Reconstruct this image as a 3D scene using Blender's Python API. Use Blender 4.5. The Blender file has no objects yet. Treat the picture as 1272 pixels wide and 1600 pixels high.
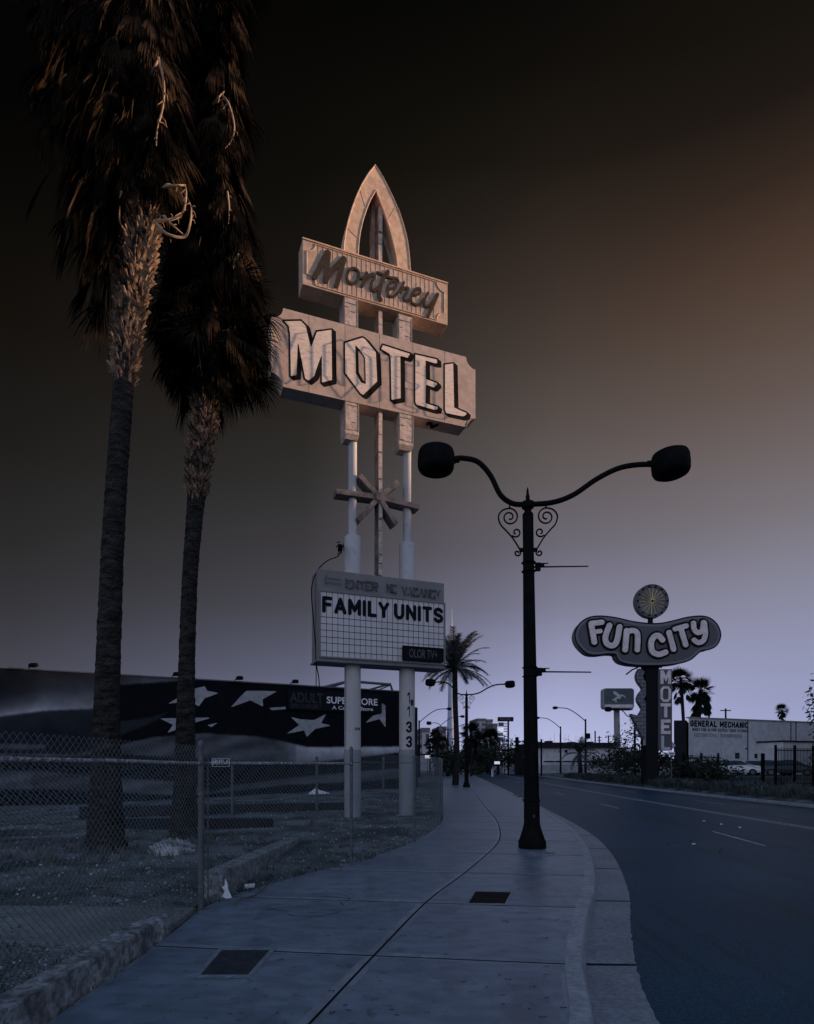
import bpy, math, random
import numpy as np
from mathutils import Vector, Matrix, Quaternion, noise as mnoise
random.seed(7)
R = math.radians
scene = bpy.context.scene
COL = scene.collection
F, CX, HY, CH = 960.0, 636.0, 1195.0, 1.7      # focal length, centre and horizon of the picture, camera height

# ------------------------------------------------------------------ survey helpers
def P(x, y, Y):
    return Vector(((x-CX)/F*Y, Y, CH+(HY-y)/F*Y))
def G(x, y, z=0.0):
    Y = F*(CH-z)/(y-HY)
    return Vector(((x-CX)/F*Y, Y, z))

class Frame:
    """a vertical plane: u along it, n out of its face"""
    def __init__(s, O, ang):
        s.O = Vector(O); s.u = Vector((math.cos(ang), math.sin(ang), 0)); s.n = Vector((math.sin(ang), -math.cos(ang), 0))
    def w(s, t, z, d=0.0):
        return s.O + s.u*t + s.n*d + Vector((0, 0, z))
    def px(s, x, y, d=0.0):
        r = Vector(((x-CX)/F, 1, (HY-y)/F))
        Y = (d + s.O.dot(s.n))/(r.dot(s.n))
        p = r*Y
        return ((p-s.O).dot(s.u), p.z+CH-s.O.z)

# ------------------------------------------------------------------ materials
def mat(name, col, rough=0.8, col2=None, scale=4.0, bump=0.0, bscale=None, metal=0.0, detail=6, contrast=(0.35, 0.65),
        fine=None, spec=0.5, stretch=(1, 1, 1)):
    m = bpy.data.materials.new(name); m.use_nodes = True
    N = m.node_tree.nodes; L = m.node_tree.links
    b = N['Principled BSDF']
    b.inputs['Roughness'].default_value = rough; b.inputs['Metallic'].default_value = metal
    b.inputs['Specular IOR Level'].default_value = spec
    b.inputs['Base Color'].default_value = (*col, 1)
    if col2 is not None or bump:
        tc = N.new('ShaderNodeTexCoord'); mp = N.new('ShaderNodeMapping'); mp.inputs['Scale'].default_value = stretch
        L.new(tc.outputs['Object'], mp.inputs['Vector'])
    if col2 is not None:
        nz = N.new('ShaderNodeTexNoise'); nz.inputs['Scale'].default_value = scale; nz.inputs['Detail'].default_value = detail
        nz.inputs['Roughness'].default_value = 0.62
        L.new(mp.outputs[0], nz.inputs['Vector'])
        cr = N.new('ShaderNodeValToRGB'); cr.color_ramp.elements[0].position = contrast[0]; cr.color_ramp.elements[1].position = contrast[1]
        cr.color_ramp.elements[0].color = (*col, 1); cr.color_ramp.elements[1].color = (*col2, 1)
        L.new(nz.outputs['Fac'], cr.inputs['Fac'])
        out = cr.outputs['Color']
        if fine:
            fs, lo, hi = fine
            n2 = N.new('ShaderNodeTexNoise'); n2.inputs['Scale'].default_value = fs; n2.inputs['Detail'].default_value = 3
            L.new(mp.outputs[0], n2.inputs['Vector'])
            r2 = N.new('ShaderNodeValToRGB'); r2.color_ramp.elements[0].position = 0.38; r2.color_ramp.elements[1].position = 0.62
            r2.color_ramp.elements[0].color = (lo, lo, lo, 1); r2.color_ramp.elements[1].color = (hi, hi, hi, 1)
            L.new(n2.outputs['Fac'], r2.inputs['Fac'])
            mx = N.new('ShaderNodeMix'); mx.data_type = 'RGBA'; mx.blend_type = 'MULTIPLY'; mx.inputs[0].default_value = 1
            L.new(out, mx.inputs[6]); L.new(r2.outputs['Color'], mx.inputs[7]); out = mx.outputs[2]
        L.new(out, b.inputs['Base Color'])
    if bump:
        nb = N.new('ShaderNodeTexNoise'); nb.inputs['Scale'].default_value = bscale or scale*4; nb.inputs['Detail'].default_value = 5
        L.new(mp.outputs[0], nb.inputs['Vector'])
        bp = N.new('ShaderNodeBump'); bp.inputs['Strength'].default_value = bump; bp.inputs['Distance'].default_value = 0.03
        L.new(nb.outputs['Fac'], bp.inputs['Height']); L.new(bp.outputs['Normal'], b.inputs['Normal'])
    return m

def vcol_mat(name, rough=0.7, grain=0.25):
    m = bpy.data.materials.new(name); m.use_nodes = True
    N = m.node_tree.nodes; L = m.node_tree.links; b = N['Principled BSDF']
    b.inputs['Roughness'].default_value = rough; b.inputs['Specular IOR Level'].default_value = 0.05
    a = N.new('ShaderNodeVertexColor'); a.layer_name = 'paint'
    nz = N.new('ShaderNodeTexNoise'); nz.inputs['Scale'].default_value = 1.3; nz.inputs['Detail'].default_value = 8
    tc = N.new('ShaderNodeTexCoord'); L.new(tc.outputs['Object'], nz.inputs['Vector'])
    mr = N.new('ShaderNodeMapRange'); mr.inputs[1].default_value = 0.3; mr.inputs[2].default_value = 0.7
    mr.inputs[3].default_value = 1-grain; mr.inputs[4].default_value = 1+grain
    L.new(nz.outputs['Fac'], mr.inputs[0])
    mx = N.new('ShaderNodeMix'); mx.data_type = 'RGBA'; mx.blend_type = 'MULTIPLY'; mx.inputs[0].default_value = 1
    L.new(a.outputs['Color'], mx.inputs[6]); L.new(mr.outputs[0], mx.inputs[7])
    L.new(mx.outputs[2], b.inputs['Base Color'])
    return m

def emis(name, col, strength, base=(0.1, 0.1, 0.1)):
    m = mat(name, base, 0.5); b = m.node_tree.nodes['Principled BSDF']
    b.inputs['Emission Color'].default_value = (*col, 1); b.inputs['Emission Strength'].default_value = strength
    return m

M = {}
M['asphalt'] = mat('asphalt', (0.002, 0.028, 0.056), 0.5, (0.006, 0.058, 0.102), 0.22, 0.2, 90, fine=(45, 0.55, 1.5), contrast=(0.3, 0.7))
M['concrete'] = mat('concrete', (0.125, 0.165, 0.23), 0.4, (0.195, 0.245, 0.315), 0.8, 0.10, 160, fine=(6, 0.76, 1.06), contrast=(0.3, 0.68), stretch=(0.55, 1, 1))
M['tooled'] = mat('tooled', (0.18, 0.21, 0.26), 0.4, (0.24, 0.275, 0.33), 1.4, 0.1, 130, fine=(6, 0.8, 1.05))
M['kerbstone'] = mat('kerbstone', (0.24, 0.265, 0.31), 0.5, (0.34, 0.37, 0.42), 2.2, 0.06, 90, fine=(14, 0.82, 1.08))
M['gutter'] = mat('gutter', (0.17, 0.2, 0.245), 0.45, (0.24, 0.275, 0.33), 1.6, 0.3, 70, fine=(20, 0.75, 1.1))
M['groove'] = mat('groove', (0.025, 0.03, 0.04), 0.9)
M['old_concrete'] = mat('old_concrete', (0.11, 0.125, 0.145), 0.9, (0.32, 0.345, 0.37), 3.5, 0.8, 22, fine=(16, 0.45, 1.2))
M['dirt'] = mat('dirt', (0.03, 0.038, 0.043), 0.95, (0.17, 0.185, 0.195), 0.55, 1.0, 26, fine=(38, 0.25, 1.8), contrast=(0.4, 0.62))
M['desert'] = mat('desert', (0.05, 0.055, 0.06), 0.95, (0.1, 0.105, 0.11), 0.3, 0.6, 9, fine=(8, 0.6, 1.3))
M['stone'] = mat('stone', (0.14, 0.15, 0.16), 0.9, (0.5, 0.52, 0.55), 3, 0.4, 30)
M['straw'] = mat('straw', (0.06, 0.065, 0.06), 0.9, (0.16, 0.165, 0.155), 2)
M['weed'] = mat('weed', (0.025, 0.035, 0.035), 0.9, (0.12, 0.14, 0.14), 0.9)
M['paper'] = mat('paper', (0.75, 0.76, 0.8), 0.8, (0.55, 0.56, 0.6), 20)
M['lotpath'] = mat('lotpath', (0.12, 0.13, 0.14), 0.85, (0.2, 0.21, 0.22), 1.5, 0.4, 50, fine=(22, 0.7, 1.15))
M['iron'] = mat('iron', (0.004, 0.0045, 0.005), 0.7, (0.008, 0.009, 0.01), 6, 0.1, 60, spec=0.15)
M['black'] = mat('black', (0.006, 0.006, 0.007), 0.8)
M['black_paint'] = mat('black_paint', (0.008, 0.007, 0.007), 0.7, (0.018, 0.016, 0.015), 3)
M['hatch_iron'] = mat('hatch_iron', (0.03, 0.035, 0.045), 0.7, (0.055, 0.06, 0.07), 8, 0.5, 90)
M['galv'] = mat('galv', (0.07, 0.08, 0.09), 0.5, (0.13, 0.145, 0.155), 9, metal=0.2)
M['rail'] = mat('rail', (0.12, 0.13, 0.14), 0.5, (0.5, 0.52, 0.55), 30, contrast=(0.45, 0.6))
M['wire'] = mat('wire', (0.15, 0.18, 0.2), 0.55, metal=0.3)
M['board'] = mat('board', (0.52, 0.40, 0.335), 0.75, (0.58, 0.45, 0.38), 0.5, 0.0, 14, fine=(5, 0.86, 1.05))  # board, panel and arch tinted warmer upwards: warm high light put into colour
M['board_panel'] = mat('board_panel', (0.58, 0.42, 0.31), 0.75, (0.65, 0.475, 0.355), 0.8, 0.0, 14, fine=(7, 0.82, 1.05))
M['letter_face'] = mat('letter_face', (0.86, 0.70, 0.60), 0.7, (0.92, 0.77, 0.67), 0.8, 0.0, 12, fine=(9, 0.86, 1.02), stretch=(0.5, 0.5, 1.6))
M['post_paint'] = mat('post_paint', (0.46, 0.45, 0.46), 0.6, (0.56, 0.55, 0.56), 1.5, 0.0, 12, stretch=(1, 1, 0.25))
M['post_base'] = mat('post_base', (0.24, 0.26, 0.29), 0.8, (0.31, 0.33, 0.36), 2)
M['box_paint'] = mat('box_paint', (0.56, 0.45, 0.385), 0.7, (0.68, 0.555, 0.48), 2, 0.0, 14, fine=(8, 0.75, 1.05))
M['script'] = mat('script', (0.05, 0.038, 0.03), 0.8, (0.075, 0.058, 0.045), 5)
M['rust'] = mat('rust', (0.12, 0.10, 0.09), 0.85, (0.33, 0.28, 0.26), 3, 0.3, 20)
M['arch_paint'] = mat('arch_paint', (0.74, 0.50, 0.34), 0.7, (0.80, 0.55, 0.38), 0.8, 0.0, 12, fine=(6, 0.8, 1.05))  # warmest of the sign tints, the warm light at the top coloured in
M['reader'] = mat('reader', (0.60, 0.58, 0.60), 0.5, (0.68, 0.66, 0.68), 1.5)
M['reader_frame'] = mat('reader_frame', (0.20, 0.195, 0.20), 0.7, (0.24, 0.235, 0.24), 1.6)
M['reader_frame2'] = mat('reader_frame2', (0.15, 0.15, 0.165), 0.7, (0.2, 0.2, 0.22), 1.6)
M['navy'] = mat('navy', (0.01, 0.011, 0.016), 0.6)
M['glass_tube'] = mat('glass_tube', (0.42, 0.36, 0.33), 0.3)
M['tubes_dim'] = mat('tubes_dim', (0.11, 0.115, 0.12), 0.4)
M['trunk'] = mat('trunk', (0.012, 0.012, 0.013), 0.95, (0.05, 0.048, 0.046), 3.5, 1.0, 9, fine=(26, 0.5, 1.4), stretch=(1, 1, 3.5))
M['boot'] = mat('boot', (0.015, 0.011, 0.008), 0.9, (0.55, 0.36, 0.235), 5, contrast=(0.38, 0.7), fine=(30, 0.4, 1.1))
M['dead_frond'] = mat('dead_frond', (0.0015, 0.001, 0.0008), 0.95, (0.10, 0.066, 0.04), 1.1, contrast=(0.5, 0.72), spec=0.05)  # bright noise patches put a sunlit look into the frond colour
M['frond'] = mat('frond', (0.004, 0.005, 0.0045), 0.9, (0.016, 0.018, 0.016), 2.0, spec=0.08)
M['stalk'] = mat('stalk', (0.36, 0.24, 0.15), 0.8, (0.48, 0.32, 0.2), 5)
M['frond_grey'] = mat('frond_grey', (0.02, 0.024, 0.026), 0.9, (0.10, 0.11, 0.12), 2.0, spec=0.1)
M['leaf'] = mat('leaf', (0.012, 0.016, 0.012), 0.95, (0.045, 0.055, 0.045), 0.8, spec=0.2)
M['white_wall'] = mat('white_wall', (0.60, 0.60, 0.64), 0.85, (0.70, 0.70, 0.74), 0.35, fine=(1.6, 0.88, 1.04))
M['dark_wall'] = mat('dark_wall', (0.02, 0.022, 0.026), 0.9, (0.03, 0.032, 0.037), 1)
M['dark_roof'] = mat('dark_roof', (0.025, 0.026, 0.03), 0.9)
M['panel_grey'] = mat('panel_grey', (0.1, 0.105, 0.12), 0.8, (0.14, 0.145, 0.16), 0.6)
M['pole_dark'] = mat('pole_dark', (0.014, 0.015, 0.019), 0.8)
M['fun_body'] = mat('fun_body', (0.08, 0.085, 0.1), 0.7, (0.10, 0.105, 0.12), 0.6)
M['fun_edge'] = mat('fun_edge', (0.17, 0.17, 0.2), 0.6)
M['fun_letter'] = mat('fun_letter', (0.78, 0.68, 0.69), 0.6, (0.86, 0.76, 0.77), 0.8, fine=(2.5, 0.85, 1.05))
M['fun_pale'] = mat('fun_pale', (0.6, 0.6, 0.66), 0.6, (0.45, 0.45, 0.5), 1.2)
M['gold'] = mat('gold', (0.75, 0.62, 0.36), 0.4, metal=0.3)
M['disc'] = mat('disc', (0.13, 0.12, 0.12), 0.6, (0.2, 0.18, 0.17), 1.5)
M['sign_teal'] = mat('sign_teal', (0.045, 0.075, 0.09), 0.5, (0.065, 0.1, 0.115), 0.7)
M['tower'] = mat('tower', (0.35, 0.42, 0.58), 0.9)
M['spire'] = mat('spire', (0.5, 0.5, 0.55), 0.7)
M['star'] = mat('star', (0.29, 0.30, 0.33), 0.85, (0.4, 0.41, 0.44), 1.2, fine=(4, 0.85, 1.05))
M['sign_white'] = mat('sign_white', (0.75, 0.75, 0.8), 0.6)
M['sign_dull'] = mat('sign_dull', (0.07, 0.075, 0.09), 0.7, (0.03, 0.03, 0.04), 6)
M['car_silver'] = mat('car_silver', (0.6, 0.61, 0.66), 0.25, metal=0.3)
M['car_dark'] = mat('car_dark', (0.03, 0.035, 0.045), 0.2, metal=0.2)
M['car_grey'] = mat('car_grey', (0.12, 0.13, 0.15), 0.25, metal=0.4)
M['glass'] = mat('glass', (0.015, 0.018, 0.024), 0.08)
M['tyre'] = mat('tyre', (0.012, 0.012, 0.013), 0.9)
M['lamp_glass'] = mat('lamp_glass', (0.6, 0.6, 0.62), 0.1)
M['lane_paint'] = mat('lane_paint', (0.3, 0.32, 0.36), 0.7, (0.55, 0.57, 0.62), 5, fine=(30, 0.5, 1.1))
M['wood_pole'] = mat('wood_pole', (0.03, 0.028, 0.028), 0.9)
for k_ in ('iron', 'black', 'black_paint', 'navy', 'dead_frond', 'frond', 'trunk', 'dark_wall', 'dark_roof', 'pole_dark', 'leaf', 'script', 'weed', 'sign_dull', 'groove', 'tubes_dim', 'hatch_iron', 'wood_pole'):
    M[k_].node_tree.nodes['Principled BSDF'].inputs['Specular IOR Level'].default_value = 0.06
M['asphalt'].node_tree.nodes['Principled BSDF'].inputs['Specular IOR Level'].default_value = 0.2
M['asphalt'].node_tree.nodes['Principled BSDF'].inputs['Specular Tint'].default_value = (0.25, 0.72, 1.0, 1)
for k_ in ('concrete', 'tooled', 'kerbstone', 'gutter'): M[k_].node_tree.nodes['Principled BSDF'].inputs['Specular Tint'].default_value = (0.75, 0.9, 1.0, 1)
M['concrete'].node_tree.nodes['Principled BSDF'].inputs['Specular IOR Level'].default_value = 0.8
for k_ in ('dirt', 'board', 'board_panel', 'arch_paint', 'rust', 'box_paint'):
    M[k_].node_tree.nodes['Principled BSDF'].inputs['Specular IOR Level'].default_value = 0.25
M['lit_white'] = emis('lit_white', (0.75, 0.8, 1.0), 0.75)
M['mural'] = vcol_mat('mural')

def tower_mat(name, wall, dark, sx, sz):
    m = mat(name, wall, 0.8); N = m.node_tree.nodes; L = m.node_tree.links
    tc = N.new('ShaderNodeTexCoord'); sp = N.new('ShaderNodeSeparateXYZ'); cb = N.new('ShaderNodeCombineXYZ')
    L.new(tc.outputs['Object'], sp.inputs[0])
    ad = N.new('ShaderNodeMath'); ad.operation = 'ADD'; L.new(sp.outputs[0], ad.inputs[0]); L.new(sp.outputs[1], ad.inputs[1])
    L.new(ad.outputs[0], cb.inputs[0]); L.new(sp.outputs[2], cb.inputs[1])
    br = N.new('ShaderNodeTexBrick'); br.offset = 0.0; br.inputs['Scale'].default_value = 1
    br.inputs['Brick Width'].default_value = sx; br.inputs['Row Height'].default_value = sz; br.inputs['Mortar Size'].default_value = min(sx, sz)*0.22
    br.inputs['Color1'].default_value = (*dark, 1); br.inputs['Color2'].default_value = (*[c*2.2 for c in dark], 1); br.inputs['Mortar'].default_value = (*wall, 1)
    L.new(cb.outputs[0], br.inputs['Vector']); L.new(br.outputs['Color'], N['Principled BSDF'].inputs['Base Color'])
    return m
M['highrise'] = tower_mat('highrise', (0.36, 0.36, 0.42), (0.05, 0.055, 0.07), 8, 6)
M['highrise2'] = tower_mat('highrise2', (0.2, 0.2, 0.25), (0.035, 0.04, 0.05), 6, 5)
def tile_mat():
    m = mat('arrow_tiles', (0.12, 0.125, 0.15), 0.7); N = m.node_tree.nodes; L = m.node_tree.links
    tc = N.new('ShaderNodeTexCoord'); sp = N.new('ShaderNodeSeparateXYZ'); cb = N.new('ShaderNodeCombineXYZ')
    L.new(tc.outputs['Object'], sp.inputs[0]); L.new(sp.outputs[0], cb.inputs[0]); L.new(sp.outputs[2], cb.inputs[1])
    br = N.new('ShaderNodeTexBrick'); br.inputs['Scale'].default_value = 1
    br.inputs['Brick Width'].default_value = 0.6; br.inputs['Row Height'].default_value = 0.3; br.inputs['Mortar Size'].default_value = 0.03
    br.inputs['Color1'].default_value = (0.15, 0.155, 0.18, 1); br.inputs['Color2'].default_value = (0.19, 0.195, 0.22, 1); br.inputs['Mortar'].default_value = (0.04, 0.04, 0.05, 1)
    L.new(cb.outputs[0], br.inputs['Vector']); L.new(br.outputs['Color'], N['Principled BSDF'].inputs['Base Color'])
    return m
M['arrow_tiles'] = tile_mat()

def flecks(m, scale, lo, thr, stretch=(1, 1, 1)):
    """small dark stains scattered over a surface"""
    N = m.node_tree.nodes; L = m.node_tree.links; b = N['Principled BSDF']; src = b.inputs['Base Color'].links[0].from_socket
    tc = N.new('ShaderNodeTexCoord'); mp = N.new('ShaderNodeMapping'); mp.inputs['Scale'].default_value = stretch; L.new(tc.outputs['Object'], mp.inputs['Vector'])
    nz = N.new('ShaderNodeTexNoise'); nz.inputs['Scale'].default_value = scale; nz.inputs['Detail'].default_value = 4; nz.inputs['Roughness'].default_value = 0.7
    L.new(mp.outputs[0], nz.inputs['Vector'])
    r = N.new('ShaderNodeValToRGB'); r.color_ramp.elements[0].position = thr; r.color_ramp.elements[1].position = thr+0.05
    r.color_ramp.elements[0].color = (lo, lo, lo, 1); r.color_ramp.elements[1].color = (1, 1, 1, 1); L.new(nz.outputs['Fac'], r.inputs['Fac'])
    mx = N.new('ShaderNodeMix'); mx.data_type = 'RGBA'; mx.blend_type = 'MULTIPLY'; mx.inputs[0].default_value = 1
    L.new(src, mx.inputs[6]); L.new(r.outputs[0], mx.inputs[7]); L.new(mx.outputs[2], b.inputs['Base Color'])
flecks(M['asphalt'], 0.9, 0.72, 0.42, (1.0, 0.05, 1)); flecks(M['asphalt'], 2.5, 0.75, 0.33); flecks(M['concrete'], 7, 0.62, 0.36); flecks(M['concrete'], 1.3, 0.8, 0.4, (1, 0.3, 1)); flecks(M['kerbstone'], 9, 0.6, 0.38); flecks(M['gutter'], 8, 0.7, 0.36); flecks(M['letter_face'], 5, 0.72, 0.38, (0.6, 0.6, 3.0)); flecks(M['post_paint'], 6, 0.75, 0.33)
# ------------------------------------------------------------------ mesh builder
class MB:
    def __init__(s): s.v = []; s.f = []
    def add(s, vs, fs):
        o = len(s.v); s.v += [tuple(v) for v in vs]; s.f += [tuple(i+o for i in f) for f in fs]
    def box(s, c, d, rot=None, taper=1.0):
        hx, hy, hz = d[0]/2, d[1]/2, d[2]/2
        vs = []
        for z, k in ((-hz, 1.0), (hz, taper)):
            for x, y in ((-hx, -hy), (hx, -hy), (hx, hy), (-hx, hy)):
                p = Vector((x*k, y*k, z))
                if rot is not None: p = rot @ p
                vs.append(p+Vector(c))
        s.add(vs, [(3, 2, 1, 0), (4, 5, 6, 7), (0, 1, 5, 4), (1, 2, 6, 5), (2, 3, 7, 6), (3, 0, 4, 7)])
        return s
    def fbox(s, fr, t0, t1, z0, z1, d0, d1):
        vs = [fr.w(t, z, d) for d in (d0, d1) for t, z in ((t0, z0), (t1, z0), (t1, z1), (t0, z1))]
        s.add(vs, [(3, 2, 1, 0), (4, 5, 6, 7), (0, 1, 5, 4), (1, 2, 6, 5), (2, 3, 7, 6), (3, 0, 4, 7)])
        return s
    def prism(s, fr, poly, d0, d1):
        """polygon of (t,z) in a frame, extruded from depth d0 to d1"""
        n = len(poly)
        s.add([fr.w(t, z, d0) for t, z in poly]+[fr.w(t, z, d1) for t, z in poly],
              [tuple(range(n))[::-1], tuple(range(n, 2*n))]+[(i, (i+1) % n, n+(i+1) % n, n+i) for i in range(n)])
        return s
    def slab(s, pts, z0, z1):
        n = len(pts)
        s.add([(p[0], p[1], z0) for p in pts]+[(p[0], p[1], z1) for p in pts],
              [tuple(range(n))[::-1], tuple(range(n, 2*n))]+[(i, (i+1) % n, n+(i+1) % n, n+i) for i in range(n)])
        return s
    def tube(s, pts, r, n=8, cap=True):
        pts = [Vector(p) for p in pts]; m = len(pts)
        rs = r if isinstance(r, (list, tuple)) else [r]*m
        vs = []; prev = None
        for i, p in enumerate(pts):
            d = (pts[min(i+1, m-1)]-pts[max(i-1, 0)])
            if d.length < 1e-9: d = Vector((0, 0, 1))
            d.normalize()
            if prev is None:
                a = d.cross(Vector((0, 0, 1)) if abs(d.z) < 0.9 else Vector((0, 1, 0))).normalized()
            else:
                a = (prev-d*prev.dot(d))
                a = a.normalized() if a.length > 1e-6 else d.orthogonal().normalized()
            prev = a; b = d.cross(a)
            for k in range(n):
                t = 2*math.pi*k/n
                vs.append(p+(a*math.cos(t)+b*math.sin(t))*rs[i])
        fs = [(i*n+k, i*n+(k+1) % n, (i+1)*n+(k+1) % n, (i+1)*n+k) for i in range(m-1) for k in range(n)]
        if cap and n > 2: fs += [tuple(range(n))[::-1], tuple((m-1)*n+k for k in range(n))]
        s.add(vs, fs); return s
    def lathe(s, c, prof, n=16, phase=0.0):
        """profile of (radius, z) turned about the vertical through c"""
        c = Vector(c); m = len(prof)
        vs = [c+Vector((r*math.cos(phase+2*math.pi*k/n), r*math.sin(phase+2*math.pi*k/n), z)) for r, z in prof for k in range(n)]
        fs = [(i*n+k, i*n+(k+1) % n, (i+1)*n+(k+1) % n, (i+1)*n+k) for i in range(m-1) for k in range(n)]
        fs += [tuple(range(n))[::-1], tuple((m-1)*n+k for k in range(n))]
        s.add(vs, fs); return s
    def build(s, name, material, parent=None, smooth=False, root=None, bevel=0.0):
        o0 = Vector((0, 0, 0))
        if root is not None: o0 = Vector(root.location)
        me = bpy.data.meshes.new(name)
        me.from_pydata([(v[0]-o0.x, v[1]-o0.y, v[2]-o0.z) for v in s.v], [], s.f)
        me.materials.append(material); me.update()
        if smooth is True:
            for p in me.polygons: p.use_smooth = True
        o = bpy.data.objects.new(name, me); COL.objects.link(o)
        if smooth is True:
            me.set_sharp_from_angle(angle=R(40))
        if bevel:
            bm = o.modifiers.new('bevel', 'BEVEL'); bm.width = bevel; bm.segments = 2; bm.limit_method = 'ANGLE'
        if parent is not None: o.parent = parent
        return o

def tag(o, label=None, cat=None, group=None, kind=None):
    if label: o['label'] = label
    if cat: o['category'] = cat
    if group: o['group'] = group
    if kind: o['kind'] = kind
    return o
def thing(name, label, cat, loc=(0, 0, 0), group=None, rz=0.0):
    o = bpy.data.objects.new(name, None); COL.objects.link(o); o.location = loc; o.rotation_euler.z = rz
    o.empty_display_size = 0.3
    return tag(o, label, cat, group)
def copy_tree(o, loc, rz=0.0, scale=1.0, label=None):
    ch = [c for c in bpy.data.objects if c.parent == o]
    c = o.copy(); COL.objects.link(c); c.location = loc; c.rotation_euler.z = rz; c.scale = (scale,)*3
    if label: c['label'] = label
    for k in ch:
        k2 = k.copy(); COL.objects.link(k2); k2.parent = c
        for g in [x for x in bpy.data.objects if x.parent == k]:
            g2 = g.copy(); COL.objects.link(g2); g2.parent = k2
    return c

def sdf_mesh(mb, fr, prims, res, d0, d1, off=0.0):
    """union of round strokes and polygons in the (t,z) plane of a frame, grown by off, extruded d0..d1"""
    pts = np.array([p for pr in prims for p in pr[1]], float)
    hw = max([pr[2] for pr in prims if pr[0] == 's']+[0])+off+res*2
    lo = pts.min(0)-hw; hi = pts.max(0)+hw
    nx = int((hi[0]-lo[0])/res)+2; nz = int((hi[1]-lo[1])/res)+2
    X, Z = np.meshgrid(lo[0]+np.arange(nx)*res, lo[1]+np.arange(nz)*res, indexing='ij')
    f = np.full(X.shape, 1e9)
    def seg(a, b):
        ax, az = a; bx, bz = b; dx, dz = bx-ax, bz-az; L2 = dx*dx+dz*dz+1e-12
        t = np.clip(((X-ax)*dx+(Z-az)*dz)/L2, 0, 1)
        return np.hypot(X-ax-t*dx, Z-az-t*dz)
    for pr in prims:
        if pr[0] == 's':
            q = pr[1]
            for a, b in zip(q[:-1], q[1:]): f = np.minimum(f, seg(a, b)-pr[2])
        else:
            q = pr[1]; ins = np.zeros(X.shape, bool); d = np.full(X.shape, 1e9)
            for i in range(len(q)):
                a = q[i]; b = q[(i+1) % len(q)]
                d = np.minimum(d, seg(a, b))
                c = ((a[1] > Z) != (b[1] > Z))
                with np.errstate(divide='ignore', invalid='ignore'):
                    xi = (b[0]-a[0])*(Z-a[1])/(b[1]-a[1]+1e-15)+a[0]
                ins ^= c & (X < xi)
            sd = np.where(ins, -d, d)
            if pr[0] == 'h': f = np.maximum(f, -sd)      # a hole
            else: f = np.minimum(f, sd)
    f = f-off
    f[np.abs(f) < 1e-6] = 1e-6
    vid = {}; V = []
    def vert(key, t, z):
        if key not in vid: vid[key] = len(V); V.append((t, z))
        return vid[key]
    faces = []; edges = []
    I, J = np.where((f[:-1, :-1] < 0) | (f[1:, :-1] < 0) | (f[1:, 1:] < 0) | (f[:-1, 1:] < 0))
    for i, j in zip(I.tolist(), J.tolist()):
        cs = [(i, j), (i+1, j), (i+1, j+1), (i, j+1)]; fv = [f[c] for c in cs]
        poly = []
        for k in range(4):
            a, b = cs[k], cs[(k+1) % 4]; fa, fb = fv[k], fv[(k+1) % 4]
            if fa < 0: poly.append((vert(('c',)+a, X[a], Z[a]), 0))
            if (fa < 0) != (fb < 0):
                t = fa/(fa-fb); key = ('e',)+min(a, b)+max(a, b)
                poly.append((vert(key, X[a]+t*(X[b]-X[a]), Z[a]+t*(Z[b]-Z[a])), 1))
        if len(poly) >= 3:
            faces.append([p[0] for p in poly])
            for k in range(len(poly)):
                p, q2 = poly[k], poly[(k+1) % len(poly)]
                if p[1] and q2[1]: edges.append((p[0], q2[0]))
    n = len(V); vs = [fr.w(t, z, d1) for t, z in V]; fs = [tuple(x) for x in faces]
    if d0 is not None:
        vs += [fr.w(t, z, d0) for t, z in V]
        fs += [(a, a+n, b+n, b) for a, b in edges]
    mb.add(vs, fs); return mb

def text(mb, fr, s, t0, t1, z0, z1, d0, d1, bold=0.0, shear=0.0, align_slope=0.0):
    cu = bpy.data.curves.new('tmp', 'FONT'); cu.body = s; cu.offset = bold; cu.resolution_u = 3
    ob = bpy.data.objects.new('tmp', cu); COL.objects.link(ob)
    bpy.context.view_layer.update()
    dg = bpy.context.evaluated_depsgraph_get()
    me = bpy.data.meshes.new_from_object(ob.evaluated_get(dg))
    vs = np.array([v.co[:2] for v in me.vertices]); fs = [tuple(p.vertices) for p in me.polygons]
    bpy.data.objects.remove(ob); bpy.data.curves.remove(cu); bpy.data.meshes.remove(me)
    lo = vs.min(0); hi = vs.max(0); q = (vs-lo)/(hi-lo)
    V = [(t0+(t1-t0)*a+shear*b, z0+(z1-z0)*b) for a, b in q]
    mb.add([fr.w(t, z, d1) for t, z in V], fs)
    return mb

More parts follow.
